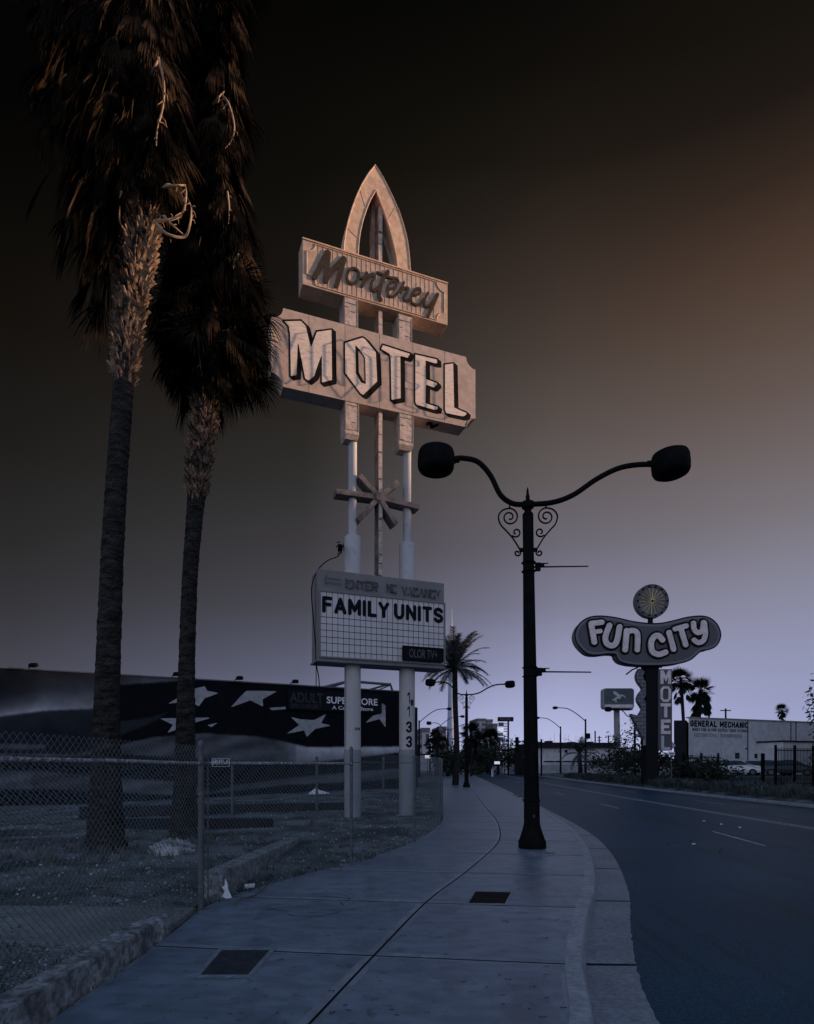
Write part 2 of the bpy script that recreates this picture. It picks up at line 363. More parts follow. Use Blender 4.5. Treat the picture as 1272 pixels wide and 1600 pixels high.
_c = lambda cx, cy, rx, ry, a0, a1, n=9: [(cx+rx*math.cos(R(a0+(a1-a0)*k/n)), cy+ry*math.sin(R(a0+(a1-a0)*k/n))) for k in range(n+1)]
SF = {'O': (.9, [_c(.5, .68, .5, .32, 0, 180)+_c(.5, .32, .5, .32, 180, 360)+[(1, .68)]]), 'F': (.8, [[(0, 0), (0, 1), (1, 1)], [(0, .52), (.85, .52)]]), 'A': (1.05, [[(0, 0), (.5, 1), (1, 0)], [(.2, .3), (.8, .3)]]), 'M': (1.15, [[(0, 0), (0, 1), (.5, .25), (1, 1), (1, 0)]]),
      'I': (.0, [[(.5, 0), (.5, 1)]]), 'L': (.72, [[(0, 1), (0, 0), (1, 0)]]), 'Y': (.95, [[(0, 1), (.5, .48), (1, 1)], [(.5, .48), (.5, 0)]]), 'U': (.9, [[(0, 1)]+_c(.5, .32, .5, .32, 180, 360)+[(1, 1)]]),
      'N': (.9, [[(0, 0), (0, 1), (1, 0), (1, 1)]]), 'T': (.85, [[(0, 1), (1, 1)], [(.5, 1), (.5, 0)]]), 'S': (.85, [_c(.5, .75, .5, .25, 20, 270)+_c(.5, .25, .5, .25, 90, -160)]),
      'G': (.9, [_c(.5, .68, .5, .32, 20, 180)+_c(.5, .32, .5, .32, 180, 360)+[(1, .46), (.6, .46)]]), 'E': (.75, [[(1, 1), (0, 1), (0, 0), (1, 0)], [(0, .52), (.85, .52)]]),
      'R': (.88, [[(0, 0), (0, 1), (.6, 1)]+_c(.6, .75, .4, .25, 80, -80)+[(0, .5)], [(.5, .5), (1, 0)]]), 'C': (.88, [_c(.5, .68, .5, .32, 20, 180)+_c(.5, .32, .5, .32, 180, 340)]), 'H': (.9, [[(0, 0), (0, 1)], [(1, 0), (1, 1)], [(0, .5), (1, .5)]]),
      '1': (.25, [[(1, 0), (1, 1), (0, .82)]]), '3': (.8, [_c(.45, .75, .5, .25, 160, -90)+_c(.45, .25, .5, .25, 90, -160)]), ' ': (.35, [])}
def stroke_prims(s, t0, t1, z0, z1, hw, gap):
    H = z1-z0-2*hw; wk = H*0.56; tot = sum(SF[c][0]*wk+2*hw for c in s)+gap*(len(s)-1); k = (t1-t0-gap*(len(s)-1)-2*hw*len(s))/(tot-gap*(len(s)-1)-2*hw*len(s)); x = t0; out = []
    for c in s:
        w = SF[c][0]*wk*k
        for st_ in SF[c][1]: out.append(('s', [(x+hw+w*a, z0+hw+H*b) for a, b in st_], hw))
        x += w+2*hw+gap
    return out
def catmull(pts, n=6, closed=False):
    pts = [Vector(p) for p in pts]; out = []; m = len(pts)
    rng = range(m if closed else m-1)
    for i in rng:
        p0 = pts[(i-1) % m] if closed or i > 0 else pts[0]; p1 = pts[i]; p2 = pts[(i+1) % m]
        p3 = pts[(i+2) % m] if closed or i+2 < m else pts[-1]
        for k in range(n):
            t = k/n
            out.append(0.5*((2*p1)+(-p0+p2)*t+(2*p0-5*p1+4*p2-p3)*t*t+(-p0+3*p1-3*p2+p3)*t*t*t))
    if not closed: out.append(pts[-1])
    return out

# ------------------------------------------------------------------ camera
cam_d = bpy.data.cameras.new('camera'); cam = bpy.data.objects.new('camera', cam_d); COL.objects.link(cam)
cam.location = (0, 0, CH); cam.rotation_euler = (R(90), 0, 0)
cam_d.sensor_fit = 'HORIZONTAL'; cam_d.sensor_width = 36; cam_d.lens = 36*F/1272
cam_d.shift_y = (HY-800)/1272; cam_d.clip_end = 8000; cam_d.clip_start = 0.05
scene.camera = cam
scene.render.resolution_x = 814; scene.render.resolution_y = 1024
scene.view_settings.view_transform = 'Standard'; scene.view_settings.look = 'None'
scene.view_settings.exposure = 0; scene.view_settings.gamma = 1

# ------------------------------------------------------------------ sky and sun
SUN_EL = 10.0
sv = Vector((0.9957*math.cos(R(SUN_EL)), 0.0907*math.cos(R(SUN_EL)), math.sin(R(SUN_EL)))).normalized()
sd = bpy.data.lights.new('sun', 'SUN'); sd.energy = 5.0; sd.angle = R(3.0); sd.color = (1.0, 0.63, 0.39)
so = bpy.data.objects.new('sun', sd); COL.objects.link(so); so.rotation_euler = sv.to_track_quat('Z', 'Y').to_euler()
so.location = (40, 0, 40)
def lin(c): return tuple(((v/255+0.055)/1.055)**2.4 if v/255 > 0.04045 else v/255/12.92 for v in c)
def build_world():
    w = bpy.data.worlds.new('World'); scene.world = w; w.use_nodes = True
    N = w.node_tree.nodes; L = w.node_tree.links; N.clear()
    out = N.new('ShaderNodeOutputWorld'); bg = N.new('ShaderNodeBackground'); L.new(bg.outputs[0], out.inputs[0])
    tc = N.new('ShaderNodeTexCoord'); sp = N.new('ShaderNodeSeparateXYZ'); L.new(tc.outputs['Generated'], sp.inputs[0])
    def mth(op, a, b=None, c=None):
        n = N.new('ShaderNodeMath'); n.operation = op
        for i, v in enumerate((a, b, c)):
            if v is None: continue
            if isinstance(v, (int, float)): n.inputs[i].default_value = v
            else: L.new(v, n.inputs[i])
        return n.outputs[0]
    x, y, z = sp.outputs
    r = mth('SQRT', mth('ADD', mth('MULTIPLY', x, x), mth('MULTIPLY', y, y)))
    e = mth('DIVIDE', z, mth('MAXIMUM', r, 0.001))           # tangent of elevation
    az = mth('ARCTAN2', x, y)                                # azimuth from straight ahead
    def ramp(tab, scale=1.35):
        n = N.new('ShaderNodeValToRGB'); cr = n.color_ramp
        while len(cr.elements) > 1: cr.elements.remove(cr.elements[-1])
        tab = sorted(tab)
        for i, (p, c) in enumerate(tab):
            el = cr.elements[0] if i == 0 else cr.elements.new(min(p/scale, 1.0))
            el.position = max(0.0, min(p/scale, 1.0)); el.color = (*c, 1)
        L.new(mth('DIVIDE', e, scale), n.inputs[0]); return n.outputs[0]
    def col_tab(px, rows):
        ca = math.cos(math.atan((px-CX)/F)); return [((HY-yy)/F*ca, lin(c)) for yy, c in rows]
    cols = [
      (20, [(150, (3, 2, 1)), (300, (9, 7, 4)), (500, (19, 15, 10)), (700, (30, 28, 26)), (850, (42, 41, 41)), (950, (53, 52, 57)), (1030, (66, 66, 76)), (1100, (78, 80, 96)), (1190, (88, 92, 114))]),
      (475, [(0, (5, 4, 2)), (250, (13, 11, 7)), (450, (24, 20, 16)), (650, (40, 36, 32)), (750, (47, 46, 45)), (850, (59, 57, 60)), (950, (71, 71, 80)), (1050, (93, 96, 117)), (1130, (118, 122, 152)), (1190, (134, 140, 174))]),
      (770, [(0, (8, 7, 4)), (100, (13, 11, 7)), (250, (24, 20, 14)), (350, (37, 31, 26)), (450, (52, 43, 38)), (550, (63, 55, 50)), (650, (76, 69, 66)), (750, (87, 82, 82)), (860, (96, 92, 102)), (950, (112, 112, 132)), (1050, (140, 143, 174)), (1120, (165, 170, 208)), (1190, (182, 190, 228))]),
      (880, [(0, (11, 9, 6)), (100, (17, 13, 9)), (250, (30, 24, 18)), (350, (46, 37, 31)), (450, (60, 49, 43)), (550, (73, 62, 56)), (650, (86, 77, 73)), (750, (98, 91, 92)), (850, (108, 105, 116)), (950, (126, 126, 148)), (1050, (152, 155, 188)), (1110, (168, 172, 210)), (1190, (188, 195, 232))]),
      (1220, [(0, (20, 17, 11)), (150, (30, 23, 19)), (280, (52, 40, 32)), (410, (76, 58, 48)), (500, (86, 71, 62)), (600, (97, 83, 78)), (700, (108, 98, 98)), (800, (119, 113, 119)), (900, (132, 131, 149)), (1000, (143, 145, 173)), (1100, (152, 157, 193)), (1190, (164, 171, 208))])]
    cur = None; prev_a = None
    for px, rows in cols:
        a = math.atan((px-CX)/F); c = ramp(col_tab(px, rows))
        if cur is None: cur = c
        else:
            mr = N.new('ShaderNodeMapRange'); mr.inputs[1].default_value = prev_a; mr.inputs[2].default_value = a
            L.new(az, mr.inputs[0])
            mx = N.new('ShaderNodeMix'); mx.data_type = 'RGBA'
            L.new(mr.outputs[0], mx.inputs[0]); L.new(cur, mx.inputs[6]); L.new(c, mx.inputs[7]); cur = mx.outputs[2]
        prev_a = a
    # the part of the sky behind the camera: an unseen blue glow added to light ground and boards
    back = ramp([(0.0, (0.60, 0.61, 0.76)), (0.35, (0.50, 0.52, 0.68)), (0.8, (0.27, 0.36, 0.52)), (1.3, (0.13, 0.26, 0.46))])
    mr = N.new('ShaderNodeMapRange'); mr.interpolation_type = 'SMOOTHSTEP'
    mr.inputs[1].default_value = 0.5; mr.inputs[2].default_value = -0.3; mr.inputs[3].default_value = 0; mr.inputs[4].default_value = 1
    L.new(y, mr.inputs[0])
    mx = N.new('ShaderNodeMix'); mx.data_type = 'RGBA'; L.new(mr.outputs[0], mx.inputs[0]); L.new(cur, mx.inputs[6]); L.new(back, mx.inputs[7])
    # a little of the physical dusk sky under it all
    sky = N.new('ShaderNodeTexSky'); sky.sky_type = 'NISHITA'; sky.sun_disc = False
    sky.sun_elevation = R(SUN_EL); sky.sun_rotation = math.atan2(sv.x, sv.y)
    m2 = N.new('ShaderNodeMix'); m2.data_type = 'RGBA'; m2.blend_type = 'ADD'; m2.inputs[0].default_value = 0.0005
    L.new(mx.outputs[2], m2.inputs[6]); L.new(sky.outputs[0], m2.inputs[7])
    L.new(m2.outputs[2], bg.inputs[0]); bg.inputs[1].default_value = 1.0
build_world()

# ------------------------------------------------------------------ ground, road, sidewalk
def curve_fn(pts):
    """smooth X(Y) through survey points"""
    c = catmull([Vector((x, y, 0)) for y, x in pts], 12)
    ys = np.array([p.y for p in c]); xs = np.array([p.x for p in c]); o = np.argsort(ys)
    return lambda Y: float(np.interp(Y, ys[o], xs[o]))
EL = curve_fn([(0, -2.4), (2.5, -2.38), (5.8, -2.39), (7.1, -2.42), (8.28, -2.04), (10, -1.21), (11.66, -0.437), (14.2, 0.355), (18.1, 1.02), (23.3, 1.36), (36.3, 1.97), (81.6, 4.6), (230, 15.4)])
ER = curve_fn([(0, -0.8), (2.5, 0.45), (4.03, 1.045), (5.35, 1.36), (6.94, 1.86), (9.33, 2.68), (13.06, 3.66), (17.2, 4.37), (24.4, 5.05), (38, 6.1), (81.6, 9.3), (230, 20.1)])
MC = curve_fn([(0, -1.6), (2.5, -1.02), (4.03, -0.65), (5.53, -0.29), (7.77, 0.275), (9.9, 0.97), (13.06, 1.89), (15.5, 2.35), (19.2, 2.78), (23.3, 3.05), (29.7, 3.5), (38, 4.1), (81.6, 6.9), (230, 17.8)])
FK = curve_fn([(-10, 19.5), (10, 18.4), (26.5, 17.6), (44, 17.9), (70, 19.4), (104, 21.9), (230, 31.1)])

mb = MB(); mb.add([(-4000, -4000, -0.5), (4000, -4000, -0.5), (4000, 7000, -0.5), (-4000, 7000, -0.5)], [(0, 1, 2, 3)])
tag(mb.build('ground', M['desert']), kind='structure')

def ribbon(name, fa, fb, za, zb, mtl, ys, ncross=1, kind='structure'):
    mb = MB(); vs = []; fs = []; n = ncross+1
    for y in ys:
        a, b = fa(y), fb(y)
        for k in range(n):
            t = k/ncross; vs.append((a+(b-a)*t, y, za+(zb-za)*t))
    for i in range(len(ys)-1):
        for k in range(ncross): fs.append((i*n+k, i*n+k+1, (i+1)*n+k+1, (i+1)*n+k))
    mb.add(vs, fs); return tag(mb.build(name, mtl), kind=kind)
ysR = [-6+i*0.5 for i in range(120)]+[54+i*4 for i in range(45)]
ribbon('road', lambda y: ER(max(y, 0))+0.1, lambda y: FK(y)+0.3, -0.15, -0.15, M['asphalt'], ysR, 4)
ribbon('cross_street', lambda y: 15.6, lambda y: 400, -0.16, -0.16, M['asphalt'], [232, 250], 1)
ribbon('cross_street', lambda y: -300, lambda y: 15.6, -0.16, -0.16, M['asphalt'], [232, 250], 1)

# the gutter pan, with a ragged asphalt edge and joints
def gutter():
    mb = MB(); vs = []; fs = []
    ys = [1.0+i*0.06 for i in range(400)]+[25+i*1.0 for i in range(200)]
    for i, y in enumerate(ys):
        a = ER(y)+0.17
        rag = (mnoise.noise(Vector((y*7, 3, 0)))*0.012+mnoise.noise(Vector((y*21, 9, 0)))*0.009)*min(1.6, 8/y) if y < 25 else 0
        b = ER(y)+0.17+0.47+rag
        sl = (ER(y+0.1)-ER(y))/0.1; k = math.sqrt(1+sl*sl)
        b = a+(b-a)*min(k, 1.2)
        vs += [(a, y, -0.135), (b, y, -0.142)]
    last = 0
    for i in range(len(ys)-1):
        j = math.floor((ys[i]-0.4)/2.6)
        if ys[i] < 40 and j != last: last = j; 
        elif True: fs.append((i*2, i*2+1, i*2+3, i*2+2))
    mb.add(vs, fs); return mb
g = gutter().build('gutter', M['gutter']); tag(g, kind='structure')
ribbon('gutter_bed', lambda y: ER(y)+0.15, lambda y: ER(y)+0.6, -0.146, -0.146, M['groove'], [1+i*0.4 for i in range(60)]+[25+i*2 for i in range(100)])
def kerb(fn, side, name, y0, y1, step):
    mb = MB(); prof = [(0.0, -0.2), (0.0, 0.0), (0.125, -0.004), (0.15, -0.018), (0.163, -0.045), (0.185, -0.138), (0.19, -0.2)]
    ys = []; y = y0
    while y < y1: ys.append(y); y += step if y < 30 else step*6
    vs = []; n = len(prof); fs = []
    for y in ys:
        for k, (dx, z) in enumerate(prof):
            jit = mnoise.noise(Vector((y*0.9, k*0.4, 0)))*0.003 if y < 25 else 0
            vs.append((fn(y)+side*(dx+(jit if 1 < k < 6 else 0)+0.016), y, z+(jit if z > -0.1 else 0)))
    for i in range(len(ys)-1):
        for k in range(n-1):
            q = (i*n+k, i*n+k+1, (i+1)*n+k+1, (i+1)*n+k); fs.append(q if side > 0 else q[::-1])
    mb.add(vs, fs); o = mb.build(name, M['kerbstone'], smooth=True); return tag(o, kind='structure')
kerb(ER, 1, 'kerb', 1.0, 230, 0.15)
kerb(FK, -1, 'far_kerb', -6, 230, 0.5)

# the sidewalk: two strips of cast slabs with tooled joints over a dark bed
def sidewalk():
    mb = MB(); joints = [1.0]; mi = []
    y = 1.3
    while y < 230: joints.append(y); y += 2.1 if y < 60 else 8
    def strip(fa, fb, ga, gb, nx):
        for j0, j1 in zip(joints[:-1], joints[1:]):
            ny = 7 if j0 < 25 else 3; g = 0.013 if j0 < 25 else 0.03
            rows = [j0+g]+[j0+g+0.06]+[j0+(j1-j0)*k/ny for k in range(1, ny)]+[j1-g-0.06, j1-g]
            us = [ga, ga+0.03]+[None]*(nx-1)+[-0.03, -gb]
            base = len(mb.v); vs = []; cols = nx+3
            for ri, v in enumerate(rows):
                m = MC(v)
                def pt(f, dx, q):
                    x = f(v)+dx; return x, v-0.14*(x-m)*min(1, 14/max(v, 1))
                xa, xb = fa(v)+ga, fb(v)-gb
                xs = [xa, xa+0.06]+[xa+(xb-xa)*k/nx for k in range(1, nx)]+[xb-0.06, xb]
                for ci, x in enumerate(xs):
                    edge = ri in (0, len(rows)-1) or ci in (0, cols-1)
                    vs.append((x, v-0.14*(x-m)*min(1, 14/max(v, 1)), -0.009 if edge else 0.0))
            n = cols; fs = [(i*n+k, i*n+k+1, (i+1)*n+k+1, (i+1)*n+k) for i in range(len(rows)-1) for k in range(n-1)]
            # skirt down
            fs2 = []; o = len(vs)
            ring = [k for k in range(n)]+[i*n+n-1 for i in range(1, len(rows))]+[(len(rows)-1)*n+k for k in range(n-2, -1, -1)]+[i*n for i in range(len(rows)-2, 0, -1)]
            vs2 = vs+[(vs[k][0], vs[k][1], -0.03) for k in ring]
            for a in range(len(ring)):
                b = (a+1) % len(ring); fs2.append((ring[b], ring[a], o+a, o+b))
            mb.add(vs2, fs+fs2); nf = len(rows)-1; mi.extend([(2 if (i in (0, nf-1) or k in (0, n-2)) else 0) for i in range(nf) for k in range(n-1)]+[1]*len(fs2))
    strip(EL, MC, 0.0, 0.012, 5); strip(MC, ER, 0.012, 0.012, 5)
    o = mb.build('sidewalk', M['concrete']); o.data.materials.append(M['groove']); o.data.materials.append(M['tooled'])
    o.data.polygons.foreach_set('material_index', mi); return o
tag(sidewalk(), kind='structure')
ribbon('sidewalk_bed', lambda y: EL(max(y, 0))-0.02, lambda y: ER(y)+0.03, -0.024, -0.024, M['groove'], [-2+i*0.4 for i in range(75)]+[28+i*2 for i in range(100)])

# the empty lot, sloping down to the mural wall
def zlot(x, y):
    s = -0.034*max(0.0, -x-3)*min(1, max(0, (y-14)/12))
    near = min(1, max(0, (EL(max(y, 0))-x)/1.2))
    n = mnoise.noise(Vector((x*0.7, y*0.7, 0)))*0.05+mnoise.noise(Vector((x*2.6, y*2.6, 4)))*0.025+mnoise.noise(Vector((x*9, y*9, 2)))*0.012
    return -0.028+s+n*near*0.9+0.05*near
def lot():
    mb = MB(); ys = [0.5]
    while ys[-1] < 70: ys.append(ys[-1]+max(0.07, ys[-1]*0.011))
    us = [0]
    while us[-1] < 75: us.append(us[-1]+max(0.07, us[-1]*0.03))
    vs = []; n = len(us)
    for y in ys:
        for u in us:
            x = EL(y)+0.25-u; z = zlot(x, y)
            if u < 0.3: z = -0.04
            vs.append((x, y, z))
    fs = [(i*n+k, (i+1)*n+k, (i+1)*n+k+1, i*n+k+1) for i in range(len(ys)-1) for k in range(n-1)]
    mb.add(vs, fs); return mb
tag(lot().build('lot_ground', M['dirt'], smooth=True), kind='structure')
mb = MB(); mb.slab([(-14, 7.55), (-7, 7.35), (-2.46, 7.12), (-2.42, 5.85), (-2.7, 5.7), (-6, 5.95), (-14, 6.1)], -0.1, 0.045)
tag(mb.build('path', M['lotpath'], bevel=0.01), kind='structure')
# verge across the road and the yards behind it
def verge():
    mb = MB(); vs = []; ys = [-6+i*1.5 for i in range(60)]+[84+i*6 for i in range(25)]; us = [0.2, 0.5]+[1+i*0.9 for i in range(22)]+[30, 60, 120, 300]
    for y in ys:
        for u in us:
            x = FK(y)+u; h = 0.0 if u < 0.4 else 0.05+0.25*max(0, math.sin(min(u, 8)/8*math.pi))+mnoise.noise(Vector((x*0.5, y*0.5, 0)))*0.15
            vs.append((x, y, h))
    n = len(us); fs = [(i*n+k, i*n+k+1, (i+1)*n+k+1, (i+1)*n+k) for i in range(len(ys)-1) for k in range(n-1)]
    mb.add(vs, fs); return mb
tag(verge().build('verge', M['dirt'], smooth=True), kind='structure')
ribbon('far_ground', lambda y: -300, lambda y: EL(min(y, 229)), -0.03, -0.03, M['desert'], [70+i*4 for i in range(41)])
# road markings: lane lines and raised buttons
def lanes():
    mb = MB()
    for k, fr in enumerate((0.27, 0.52, 0.76)):
        y = 14.0+k*1.3
        while y < 220:
            f = lambda Y: ER(Y)+0.6+(FK(Y)-ER(Y)-0.6)*fr
            if k == 1:
                for dx in (-0.12, 0.12): mb.add([(f(y)+dx-0.05, y, -0.145), (f(y)+dx+0.05, y, -0.145), (f(y+3)+dx+0.05, y+3, -0.145), (f(y+3)+dx-0.05, y+3, -0.145)], [(0, 1, 2, 3)])
                y += 3.0
            else:
                mb.add([(f(y)-0.05, y, -0.145), (f(y)+0.05, y, -0.145), (f(y+3)+0.05, y+3, -0.145), (f(y+3)-0.05, y+3, -0.145)], [(0, 1, 2, 3)])
                y += 12.0
    return mb
tag(lanes().build('road_markings', M['lane_paint']), kind='structure')
def cracks():
    mb = MB(); rnd = random.Random(17)
    for k in range(13):
        y = rnd.uniform(4.5, 30); x = rnd.uniform(ER(y)+1.5, FK(y)-1); a = rnd.choice([0.1, 1.5, 1.6, 0.9])+rnd.uniform(-0.3, 0.3); w = rnd.uniform(0.006, 0.014)
        p = Vector((x, y, -0.1474)); pts = [p.copy()]
        for i in range(rnd.randint(14, 46)):
            a += rnd.gauss(0, 0.28); a = a*0.97+0.03*1.5; p = p+Vector((math.cos(a), math.sin(a), 0))*0.13
            if p.x > FK(p.y)-0.4 or p.x < ER(p.y)+0.8: break
            pts.append(p.copy())
        for i in range(len(pts)-1):
            d = (pts[i+1]-pts[i]).normalized(); n_ = Vector((-d.y, d.x, 0))*w
            mb.add([pts[i]-n_, pts[i]+n_, pts[i+1]+n_, pts[i+1]-n_], [(3, 2, 1, 0)])
    return mb
tag(cracks().build('road_cracks', M['groove']), kind='structure')
i = 0
for px, py in ((1100, 1283), (1127, 1288), (1156, 1293), (1084, 1319)):
    g = G(px, py, -0.15)
    d = 0.045
    mb = MB().lathe((g.x, g.y, -0.15), [(d, 0), (d*0.95, 0.008), (d*0.6, 0.018), (0.005, 0.021)], 14)
    o = mb.build('road_stud', M['sign_white'], smooth=True)
    tag(o, ['round white raised road button, leftmost of the three in a row on the asphalt', 'round white raised road button, middle of the three in a row on the asphalt', 'round white raised road button, rightmost of the three in a row on the asphalt', 'single round white road button nearest the street lamp side of the road', 'white road button by the right picture edge, farther of two', 'white road button by the right picture edge, nearer of two'][i], 'road stud', 'raised buttons on the road'); i += 1

# ------------------------------------------------------------------ utility covers
def cover(corners, label, lid, deep=True):
    c = sum((Vector(p) for p in corners), Vector())/4
    t = thing('utility_cover', label, 'utility cover', (c.x, c.y, 0), 'utility covers in the sidewalk')
    def ringed(k): return [(c.x+(p[0]-c.x)*k, c.y+(p[1]-c.y)*k) for p in corners]
    o, a, b = ringed(1.16), ringed(1.04), ringed(0.96)
    mb = MB(); z = 0.006
    for i in range(4):
        j = (i+1) % 4
        mb.add([(*o[i], 0.003), (*o[j], 0.003), (*a[j], z), (*a[i], z), (*b[j], z), (*b[i], z), (*b[j], -0.015), (*b[i], -0.015)], [(0, 1, 2, 3), (3, 2, 4, 5), (5, 4, 6, 7)])
    mb.build('collar', M['gutter'], t, root=t)
    mb = MB().slab(ringed(0.94), -0.02, 0.004)
    mb.build('lid', lid, t, root=t)
    return t
cover([G(310, 1525), G(388, 1525), G(424, 1484), G(346, 1484)], 'large dark rectangular utility cover in the sidewalk slab near the low kerb wall', M['hatch_iron'])
cover([G(730, 1412), G(790, 1413), G(800, 1394), G(742, 1393)], 'black rectangular utility cover in the sidewalk beyond the curved seam', M['black_paint'])
cover([G(822, 1337), G(866, 1338), G(868, 1332), G(826, 1331)], 'small flat concrete-grey access cover just in front of the street lamp base', M['old_concrete'])

def scuffs():
    mb = MB(); rnd = random.Random(8)
    def line(pts, w):
        q = catmull([G(x, y, 0.004) for x, y in pts], 6)
        for i in range(len(q)-1):
            d = (q[i+1]-q[i]).normalized(); n_ = Vector((-d.y, d.x, 0))*w*(0.6+0.4*math.sin(i)); z = Vector((0, 0, 0.0025))
            mb.add([q[i]-n_+z, q[i]+n_+z, q[i+1]+n_+z, q[i+1]-n_+z], [(0, 1, 2, 3)])
    line([(415, 1423), (450, 1417), (500, 1420), (532, 1424), (505, 1430), (470, 1433), (448, 1428)], 0.007)
    line([(420, 1421), (470, 1426), (520, 1425)], 0.006); line([(470, 1398), (520, 1396), (546, 1402), (540, 1408)], 0.007)
    line([(505, 1400), (560, 1406), (590, 1411)], 0.008); line([(532, 1410), (538, 1416)], 0.008)
    for k in range(60):
        x = rnd.uniform(300, 880); y = rnd.uniform(1400, 1590); l = rnd.uniform(3, 12)
        if x < 1250-y*0.62+60: continue
        line([(x, y), (x+l*0.5, y+rnd.uniform(-1, 1)), (x+l, y+rnd.uniform(-1.5, 1.5))], rnd.uniform(0.004, 0.012))
    return mb
tag(scuffs().build('scuff_marks', M['hatch_iron']), kind='structure')
# ------------------------------------------------------------------ low kerb blocks in the lot
def kerb_block(x0, x1, y0, y1, h0, h1, label, n=40, taper=0.04, joints=()):
    mb = MB(); vs = []; prof = [(0, 0, -0.12), (0, 0, 0.02), (0.02, 0, 0.93), (0.06, 0, 1.0), (0.94, 0, 1.0), (0.98, 0, 0.92), (1, 0, -0.12)]
    m = len(prof)
    for i in range(n+1):
        t = i/n; y = y0+(y1-y0)*t; h = h0+(h1-h0)*t
        g = min([abs(y-j) for j in joints]+[9]); cut = 0.03 if g < (y1-y0)/n*0.6 else 0
        for k, (u, _, v) in enumerate(prof):
            r = mnoise.noise(Vector((y*4, k*1.3, 1)))*0.012+mnoise.noise(Vector((y*14, k*2.3, 1)))*0.008
            x = x1+(x0-x1)*u
            if k in (1, 2, 3): x -= cut
            vs.append((x+r, y, h*v-(cut*0.5 if v > 0.9 else 0)+r*0.6))
    fs = [(i*m+k, (i+1)*m+k, (i+1)*m+k+1, i*m+k+1) for i in range(n) for k in range(m-1)]
    fs += [tuple(range(m)), tuple(n*m+k for k in range(m))[::-1]]
    mb.add(vs, fs); o = mb.build('kerb_wall', M['old_concrete'])
    return tag(o, label, 'low wall', 'old concrete kerbs of the lot')
kerb_block(-2.62, -2.4, 2.4, 6.25, 0.25, 0.19, 'weathered cracked concrete kerb running along the near left edge of the sidewalk', 60, joints=(5.0, 6.0))
kerb_block(-2.62, -2.32, 7.75, 13.4, 0.34, 0.12, 'rough concrete kerb block lying in the dirt behind the fence corner post', 50)
mb = MB(); mb.slab([(-11.0, 20.6), (-11.0, 20.85), (-1.9, 23.4), (-1.9, 23.15)], -0.6, 0.28)  # low dark slab across the lot
tag(mb.build('retaining_wall', M['dark_wall'], bevel=0.01), 'long low dark retaining wall crossing the lot behind the two palm trunks', 'low wall')
mb = MB(); mb.slab([(-8.3, 16.3), (-8.3, 16.55), (-3.6, 16.55), (-3.6, 16.3)], -0.5, 0.26)
tag(mb.build('retaining_wall', M['dark_wall'], bevel=0.01), 'shorter dark concrete wall low between the two palm trunks in the lot', 'low wall')

# ------------------------------------------------------------------ litter, stones, weeds in the lot
def scatter_stones():
    mb = MB(); rnd = random.Random(3)
    for i in range(4200):
        y = 3+rnd.random()**1.6*30; x = EL(y)-0.06-rnd.random()**1.4*12*(y/10)
        r = rnd.uniform(0.006, 0.022)*(1+y*0.03)
        c = Vector((x, y, zlot(x, y)+r*0.3)); q = Quaternion((rnd.random(), rnd.random(), rnd.random()), rnd.random()*3)
        vs = [c+q@(Vector(v)*r*rnd.uniform(0.7, 1.3)) for v in ((1, 0, 0), (-1, 0, 0), (0, 1, 0), (0, -1, 0), (0, 0, 0.8), (0, 0, -0.8))]
        mb.add(vs, [(0, 2, 4), (2, 1, 4), (1, 3, 4), (3, 0, 4), (2, 0, 5), (1, 2, 5), (3, 1, 5), (0, 3, 5)])
    return mb
tag(scatter_stones().build('gravel', M['stone']), 'loose pale stones and gravel scattered over the dirt of the lot', 'gravel', kind='stuff')
def tufts(name, mtl, spots, hmin, hmax, seed, label, lean=0.5, per=26, r=0.004, spread=0.1):
    mb = MB(); rnd = random.Random(seed)
    for x, y, z in spots:
        for k in range(per):
            a = rnd.random()*6.283; h = rnd.uniform(hmin, hmax); d = Vector((math.cos(a), math.sin(a), 0)); b = Vector((x, y, z))+d*rnd.random()*spread
            l = rnd.uniform(0.1, lean)*h; w = Vector((-d.y, d.x, 0))*r*(1+y*0.04)
            m = b+d*l*0.35+Vector((0, 0, h*0.6)); t = b+d*l+Vector((0, 0, h*(0.95-0.4*rnd.random())))
            mb.add([b-w, b+w, m+w*0.7, m-w*0.7, t], [(0, 1, 2, 3), (3, 2, 4)])
    return tag(mb.build(name, mtl), label, 'grass', kind='stuff')
rnd = random.Random(11); sp = []
for i in range(55):
    y = 8+rnd.random()*10; x = EL(y)-0.3-rnd.random()*7; sp.append((x, y, zlot(x, y)-0.01))
for i in range(90):
    a = rnd.random()*6.28; q = rnd.uniform(0.2, 1.6); c = rnd.choice([(-5.9, 11.9), (-4.95, 13.9), (-5.6, 11.2)]); x = c[0]+q*math.cos(a); y = c[1]+q*0.6*math.sin(a); sp.append((x, y, zlot(x, y)-0.01))
tufts('dry_grass', M['straw'], sp, 0.06, 0.26, 5, 'thin dry grass in tufts over the lot and round the palm roots')
sp = []
for i in range(130):
    y = rnd.uniform(4, 13); x = EL(y)-0.08-rnd.random()*rnd.random()*3; sp.append((x, y, zlot(x, y)-0.01))
for i in range(60): sp.append((rnd.uniform(-2.9, -2.62), rnd.uniform(3, 7.4), 0.0))
tufts('leaf_litter', M['weed'], sp, 0.02, 0.09, 6, 'dark leaf litter and small weeds along the fence foot and kerbs', 1.6, 22, 0.008, 0.16)
sp = []
for i in range(700):
    y = rnd.uniform(20, 80); x = FK(y)+0.5+rnd.random()*rnd.random()*9; sp.append((x, y, 0.1))
tufts('verge_weeds', M['weed'], sp, 0.2, 0.85, 8, 'dark scrubby weeds covering the verge across the road', 0.9, 22, 0.012, 0.5)

